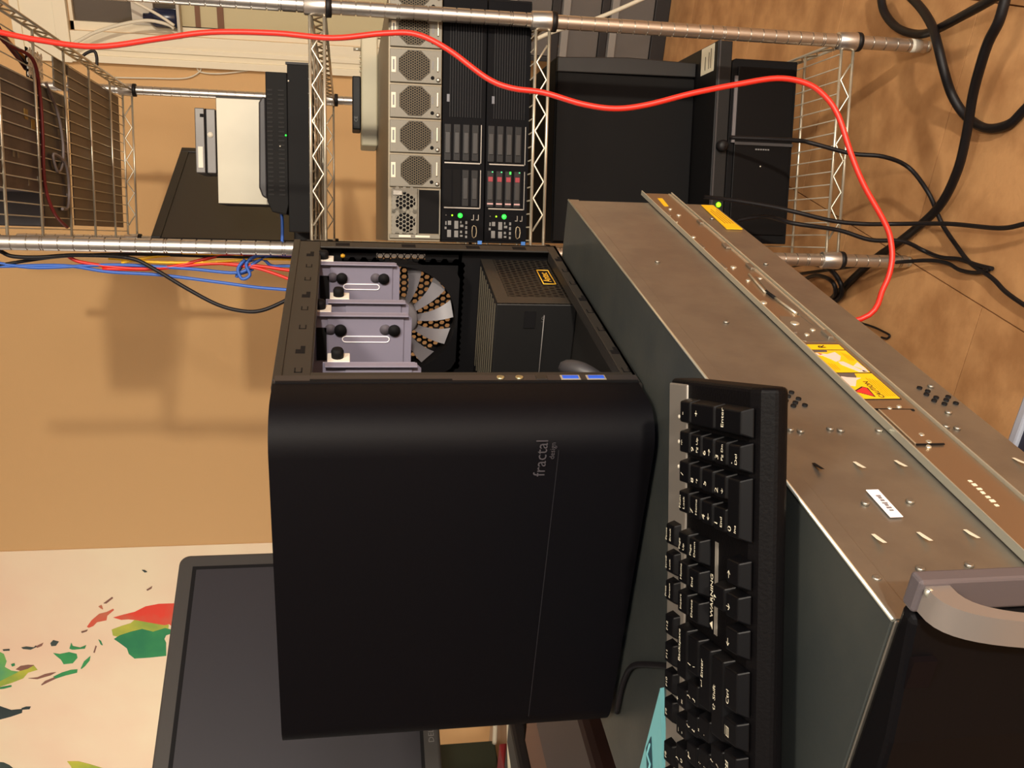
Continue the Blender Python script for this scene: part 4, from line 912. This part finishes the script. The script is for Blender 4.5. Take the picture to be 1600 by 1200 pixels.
tag(MB(RACK).tube(smooth_path([(.40, .17, Z1 + .006), (.375, .25, Z1 + .012), (.36, .33, Z1 - .012), (.30, .385, Z1 - .006), (.22, .39, Z1 - .006), (.12, .39, Z1 - .005), (.06, .42, Z1 - .012), (.03, .48, Z1 - .020)]), .0038, 8).build('ribbon_wire', dull_red),
    'dull red wire running along the top shelf between two computers', 'wire')
for i, (m_, nm, dz, dw) in enumerate(((mat('orange_wire', (224, 130, 36), .5), 'orange', .010, .0), (mat('navy_wire', (40, 36, 70), .5), 'navy', .004, .012), (mat('magenta_wire', (96, 30, 46), .5), 'magenta', .002, .020))):
    tag(MB(RACK).tube(smooth_path([(.44 - dw, .10, Z1 + .05), (.425 - dw, .18, Z1 + .012 + dz), (.395 - dw, .25, Z1 + .008 + dz), (.38 - dw, .33, Z1 + .012 + dz), (.37 - dw, .39, Z1 + .02)]), .0042, 8).build('loose_wire', m_),
        'loose %s wire at the near corner of the top shelf' % nm, 'wire')
tag(MB(RACK).tube(smooth_path([(.33, .44, Z1 - .003), (.28, .50, Z1 - .006), (.22, .53, Z1 - .006), (.17, .52, Z1 - .006), (.15, .48, Z1 - .006), (.185, .455, Z1 - .006), (.17, .52, Z1 - .012), (.12, .56, Z1 - .006), (.075, .545, Z1 - .006), (.07, .50, Z1 - .006)]), .0032, 7).build('grey_wire', mat('grey_wire', (120, 112, 112), .5)),
    'curled grey wire under the black slim computer on the top shelf', 'wire')

# ================================================================ PLASTIC DRAWER UNIT BY THE BACK WALL
du = thing('drawer_unit', 'black drawer unit with clear plastic drawers standing by the back wall', 'drawer unit', ROOM, (-.2, 3.57, -H))
DX0, DX1, DY0, DY1 = -.425, .05, 3.39, 3.70
fr2 = MB()
for (z0, z1) in ((-H, -H + .055), (-.915, -.885), (-.740, -.708), (-.55, -.52)): fr2.box(DX0, DX1, DY0, DY1, z0, z1)
fr2.box(DX0, DX0 + .018, DY0 + .004, DY1, -H, -.52).box(DX1 - .018, DX1, DY0 + .004, DY1, -H, -.52)
fr2.build('unit_frame', mat('unit_black', (34, 30, 30), .5), du, bevel=.003)
clear = mat('clear_smoky_plastic', (118, 112, 108), .3, alpha=.62, spec=.6)
for i, (z0, z1) in enumerate(((-H + .057, -.917), (-.883, -.742), (-.706, -.552))):
    d = MB().box(DX0 + .02, DX1 - .02, DY0 + .006, DY0 + .010, z0, z1).build('drawer', clear, du, bevel=.001)
    MB().box(DX0 + .02, DX1 - .02, DY0 - .004, DY0 + .008, z1 - .030, z1 - .004).build('drawer_lip', mat('lip_grey', (140, 134, 128), .35), d, bevel=.002)
    MB().box(DX0 + .03, DX1 - .03, DY0 + .02, DY1 - .03, z0, z0 + .6 * (z1 - z0)).build('drawer_contents', mat('dim_contents', (92, 88, 84), .8, rgb2=(120, 112, 84), scale=9), d)
tag(MB().box(-.20, -.06, 3.43, 3.60, -.519, -.40).build('craft_box', mat('mauve_card', (120, 84, 84), .7), bevel=.004), 'faded mauve box on top of the drawer unit', 'box')
tag(MB().box(-.40, -.27, 3.42, 3.55, -.519, -.455).build('parcel', mat('olive_card', (104, 104, 74), .7), bevel=.004), 'olive parcel on top of the drawer unit behind the wire shelf', 'box')

# dark crate under the desk, just touching the picture's edge
cr = thing('storage_crate', 'dark crate with a blue-grey rim on the floor under the desk', 'crate', ROOM, (-.64, .66, -H))
MB().box(-.855, -.425, .455, .865, -H, -.806).build('crate_body', mat('crate_navy', (38, 40, 58), .5), cr, bevel=.006)
c_b = MB().box(-.862, -.418, .858, .872, -.815, -.800).box(-.862, -.418, .448, .462, -.815, -.800).box(-.862, -.848, .462, .858, -.815, -.800).box(-.432, -.418, .462, .858, -.815, -.800)
c_b.build('crate_rim', mat('rim_blue_grey', (170, 176, 190), .4), cr, bevel=.003)

# ================================================================ CABLES (paths in room coordinates, z above the floor)
RED=[(-0.200,1.800,1.775),(-0.170,1.720,1.790),(-0.150,1.520,1.760),(-0.165,1.315,1.583),(-0.167,1.309,1.559),(-0.172,1.297,1.512),(-0.174,1.282,1.441),(-0.159,1.274,1.363),(-0.147,1.267,1.300),(-0.142,1.254,1.221),(-0.142,1.240,1.151),(-0.132,1.233,1.088),(-0.130,1.226,1.048),(-0.144,1.211,1.009),(-0.172,1.187,0.962),(-0.181,1.177,0.931),(-0.183,1.168,0.892),(-0.192,1.154,0.845),(-0.194,1.145,0.805),(-0.187,1.141,0.766),(-0.170,1.138,0.711),(-0.156,1.135,0.656),(-0.145,1.130,0.605),(-0.148,1.121,0.569),(-0.161,1.110,0.546),(-0.182,1.096,0.530),(-0.222,1.073,0.515),(-0.256,1.053,0.499),(-0.297,1.027,0.473),(-0.318,1.015,0.466),(-0.341,1.003,0.466),(-0.368,0.991,0.476),(-0.405,0.978,0.504),(-0.440,1.030,0.600),(-0.470,1.070,0.740),(-0.480,1.050,0.800),(-0.480,1.012,0.810)]
THICK_A=[(-0.051,1.976,0.020),(-0.099,1.939,0.020),(-0.126,1.874,0.020),(-0.132,1.803,0.020),(-0.121,1.731,0.030),(-0.086,1.623,0.050),(-0.053,1.526,0.070),(-0.022,1.452,0.080)]
THICK_B=[(-0.052,1.881,0.030),(-0.078,1.780,0.040),(-0.106,1.706,0.050),(-0.137,1.653,0.060),(-0.178,1.628,0.050),(-0.220,1.611,0.030),(-0.250,1.580,0.012),(-0.259,1.520,0.010),(-0.242,1.465,0.010),(-0.212,1.437,0.010),(-0.174,1.408,0.010)]
THICK_C=[(-0.027,1.417,0.120),(-0.074,1.415,0.120),(-0.109,1.440,0.110),(-0.146,1.457,0.100),(-0.200,1.483,0.080),(-0.268,1.498,0.060),(-0.339,1.515,0.045),(-0.418,1.561,0.030),(-0.507,1.655,0.020),(-0.585,1.747,0.015),(-0.687,1.844,0.010),(-0.757,1.899,0.010)]
THIN_B=[(-0.352,1.809,0.365),(-0.342,1.760,0.305),(-0.333,1.710,0.261),(-0.333,1.689,0.244),(-0.344,1.665,0.173),(-0.343,1.644,0.117),(-0.361,1.641,0.060),(-0.395,1.589,0.040),(-0.432,1.570,0.020),(-0.453,1.554,0.010),(-0.473,1.502,0.010),(-0.488,1.454,0.010),(-0.493,1.385,0.010),(-0.502,1.344,0.010),(-0.506,1.291,0.010),(-0.506,1.226,0.010)]
THIN_C=[(-0.467,1.772,0.413),(-0.458,1.723,0.379),(-0.454,1.671,0.319),(-0.455,1.640,0.279),(-0.464,1.616,0.208),(-0.464,1.600,0.149),(-0.458,1.586,0.091),(-0.428,1.493,0.050),(-0.398,1.371,0.040),(-0.374,1.316,0.040),(-0.348,1.266,0.040)]
THIN_D=[(-0.511,1.758,0.341),(-0.487,1.713,0.301),(-0.479,1.642,0.273),(-0.485,1.625,0.185),(-0.497,1.605,0.124),(-0.495,1.595,0.061),(-0.512,1.588,0.012),(-0.507,1.538,0.010),(-0.492,1.483,0.010),(-0.486,1.436,0.010),(-0.478,1.392,0.010)]
THIN_E=[(-0.729,2.054,0.010),(-0.660,1.894,0.020),(-0.594,1.738,0.040),(-0.550,1.629,0.040),(-0.521,1.559,0.020),(-0.511,1.515,0.010),(-0.510,1.474,0.010),(-0.499,1.429,0.010),(-0.482,1.398,0.010)]
CURL=[(-0.733,1.747,0.006),(-0.721,1.696,0.006),(-0.715,1.658,0.006),(-0.713,1.633,0.006),(-0.723,1.639,0.006),(-0.729,1.659,0.006)]
TANGLE_A=[(-0.715,2.077,0.020),(-0.677,1.983,0.030),(-0.652,1.874,0.040),(-0.667,1.833,0.030),(-0.697,1.828,0.020),(-0.732,1.858,0.020)]
TANGLE_B=[(-0.740,2.027,0.020),(-0.692,1.941,0.030),(-0.673,1.848,0.040),(-0.701,1.838,0.030),(-0.736,1.889,0.020)]
BLUE_A=[(-0.605,1.676,1.761),(-0.608,1.675,1.740),(-0.605,1.676,1.634),(-0.614,1.672,1.559),(-0.618,1.671,1.471),(-0.629,1.668,1.370),(-0.637,1.665,1.301),(-0.641,1.664,1.243),(-0.646,1.662,1.185)]
BLUE_B=[(-0.602,1.677,1.761),(-0.603,1.676,1.740),(-0.609,1.674,1.677),(-0.602,1.676,1.547),(-0.606,1.675,1.426),(-0.612,1.673,1.335),(-0.596,1.678,1.306),(-0.584,1.682,1.283),(-0.579,1.684,1.243),(-0.575,1.685,1.184)]
BLUE_C=[(-0.624,1.680,1.337),(-0.603,1.687,1.330),(-0.608,1.685,1.307),(-0.617,1.682,1.334),(-0.597,1.689,1.319),(-0.591,1.691,1.290),(-0.602,1.687,1.273),(-0.602,1.687,1.243),(-0.606,1.686,1.185)]
BLUE_D=[(-0.585,1.671,1.319),(-0.602,1.666,1.332),(-0.619,1.660,1.325),(-0.612,1.663,1.311),(-0.593,1.669,1.317),(-0.579,1.673,1.299),(-0.576,1.674,1.265),(-0.577,1.674,1.219)]
BLACK_A=[(-0.572,1.665,1.752),(-0.576,1.664,1.732),(-0.584,1.661,1.712),(-0.585,1.661,1.670),(-0.580,1.662,1.606),(-0.583,1.662,1.520),(-0.601,1.656,1.477),(-0.633,1.646,1.423),(-0.661,1.636,1.368),(-0.672,1.633,1.323),(-0.670,1.633,1.289),(-0.653,1.639,1.248),(-0.630,1.646,1.207)]
BLACK_B=[(-0.606,1.675,1.740),(-0.598,1.678,1.697),(-0.589,1.681,1.633),(-0.583,1.682,1.525),(-0.584,1.682,1.380),(-0.584,1.682,1.300),(-0.585,1.682,1.219)]
YEL_A=[(-0.598,1.678,1.536),(-0.587,1.681,1.481),(-0.582,1.683,1.414),(-0.582,1.683,1.346),(-0.586,1.681,1.289),(-0.587,1.681,1.219)]
YEL_B=[(-0.591,1.680,1.558),(-0.596,1.678,1.470),(-0.594,1.679,1.380),(-0.587,1.681,1.300),(-0.585,1.682,1.219)]
RED_B=[(-0.588,1.681,1.628),(-0.599,1.677,1.601),(-0.608,1.674,1.515),(-0.603,1.676,1.448),(-0.589,1.680,1.391),(-0.582,1.683,1.357),(-0.580,1.684,1.300),(-0.583,1.683,1.219)]
RED_C=[(-0.609,1.674,1.569),(-0.608,1.675,1.481),(-0.597,1.678,1.380),(-0.599,1.677,1.301),(-0.606,1.675,1.243),(-0.608,1.674,1.196)]
RED_D=[(-0.597,1.678,1.358),(-0.603,1.676,1.301),(-0.619,1.671,1.249),(-0.635,1.666,1.208)]
WHITE_A=[(-0.493,3.650,2.090),(-0.470,3.650,2.049),(-0.446,3.650,2.003),(-0.415,3.650,1.915),(-0.397,3.650,1.827),(-0.406,3.650,1.759),(-0.419,3.650,1.739)]
WHITE_B=[(-0.322,3.630,1.890),(-0.346,3.630,1.840),(-0.377,3.630,1.779),(-0.406,3.630,1.734)]
WHITE_C=[(-0.612,3.738,1.976),(-0.608,3.738,1.863),(-0.601,3.738,1.726),(-0.571,3.738,1.671),(-0.551,3.738,1.681),(-0.575,3.738,1.674),(-0.579,3.738,1.610),(-0.565,3.738,1.516),(-0.549,3.738,1.446),(-0.544,3.738,1.352)]
DARK_W=[(-0.390,2.638,1.809),(-0.376,2.642,1.793),(-0.370,2.644,1.774),(-0.385,2.639,1.768),(-0.406,2.632,1.769)]
BLUE_R=[(-0.470,1.876,1.290),(-0.492,1.869,1.285),(-0.522,1.860,1.270),(-0.552,1.850,1.263),(-0.582,1.841,1.262),(-0.606,1.833,1.263)]
BLK_R=[(-0.472,1.865,1.291),(-0.496,1.858,1.289),(-0.517,1.851,1.282),(-0.523,1.849,1.272),(-0.507,1.854,1.262),(-0.495,1.858,1.255)]
WHITE_D=[(-0.285,2.776,0.591),(-0.261,2.784,0.535),(-0.224,2.796,0.421),(-0.166,2.815,0.289),(-0.137,2.824,0.232)]

cable('network_cable', RED, .0036, red_cable, 'bright red network cable hanging in front of the whole rack')
cable('power_cable', THICK_A, .0085, black_cable, 'thick black power cable looping at the foot of the right front post', 'cable')
cable('power_cable', THICK_B, .0085, black_cable, 'thick black power cable curving out of the picture at the floor joint', 'cable')
cable('power_cable', THICK_C, .0085, black_cable, 'long thick black cable running from the top of the floor to behind the silver server', 'cable')
cable('cord', THIN_B, .0042, black_cable, 'thin black cord plugged into the flat computer, trailing down to the floor', 'cord')
cable('cord', THIN_C, .0042, black_cable, 'black cord running straight from the backup unit out over the floor', 'cord')
cable('cord', THIN_D, .0042, black_cable, 'black cord from the backup unit ending in a hook on the floor', 'cord')
cable('cord', THIN_E, .0038, black_cable, 'black cord lying past the left front post foot, parallel to the bottom shelf', 'cord')
cable('cord', CURL, .0024, black_cable, 'small curled black wire end on the floor beside the silver server', 'cord')
cable('cord', TANGLE_A, .0055, black_cable, 'outer loop of the black cord tangle on the floor behind the silver server', 'cord')
cable('cord', TANGLE_B, .0050, black_cable, 'inner loop of the black cord tangle on the floor behind the silver server', 'cord')
cable('patch_cable', BLUE_A, .0032, blue_cable, 'lowest blue cable, running straight beside the left front post')
cable('patch_cable', BLUE_B, .0032, blue_cable, 'blue cable weaving between the red and yellow ones beside the left front post')
cable('patch_cable', BLUE_C, .0030, blue_cable, 'blue cable knotted beside the left front post, outer loop of the knot')
cable('patch_cable', BLUE_D, .0030, blue_cable, 'blue cable knotted beside the left front post, inner loop of the knot')
cable('black_loop_cable', BLACK_A, .0038, black_cable, 'black cable sagging in a wide loop left of the rack')
cable('black_side_cable', BLACK_B, .0032, black_cable, 'black cable running straight within the coloured bundle beside the post')
cable('patch_cable', YEL_A, .0028, yel_cable, 'yellow cable nearest the left front post')
cable('patch_cable', YEL_B, .0028, yel_cable, 'yellow cable farther from the post, beside the red ones')
cable('patch_cable', RED_B, .0032, red_cable, 'red cable crossing the yellow ones beside the left front post')
cable('patch_cable', RED_C, .0032, red_cable, 'red cable at the outer side of the coloured bundle')
cable('patch_cable', RED_D, .0032, red_cable, 'short red cable leaving the bundle towards the computer case')
cable('white_cable', WHITE_A, .006, white_cable, 'white cord hanging in a curve across the window glass', 'cord')
cable('white_cable', WHITE_B, .005, white_cable, 'short white cord slanting across the upper window', 'cord')
cable('wall_cord', WHITE_C, .0028, white_cable, 'thin cream wire with a small loop running along the window casing', 'wire')
cable('bent_wire', DARK_W, .004, black_cable, 'bent black wire sticking up from the far corner of the top shelf', 'wire')
cable('router_cable', BLUE_R, .0032, blue_cable, 'blue cable hanging from the router down to the shelf')
cable('router_lead', BLK_R, .0022, black_cable, 'thin black lead curling under the router')
cable('white_lead', WHITE_D, .006, white_cable, 'white lead crossing in front of the clear drawers')
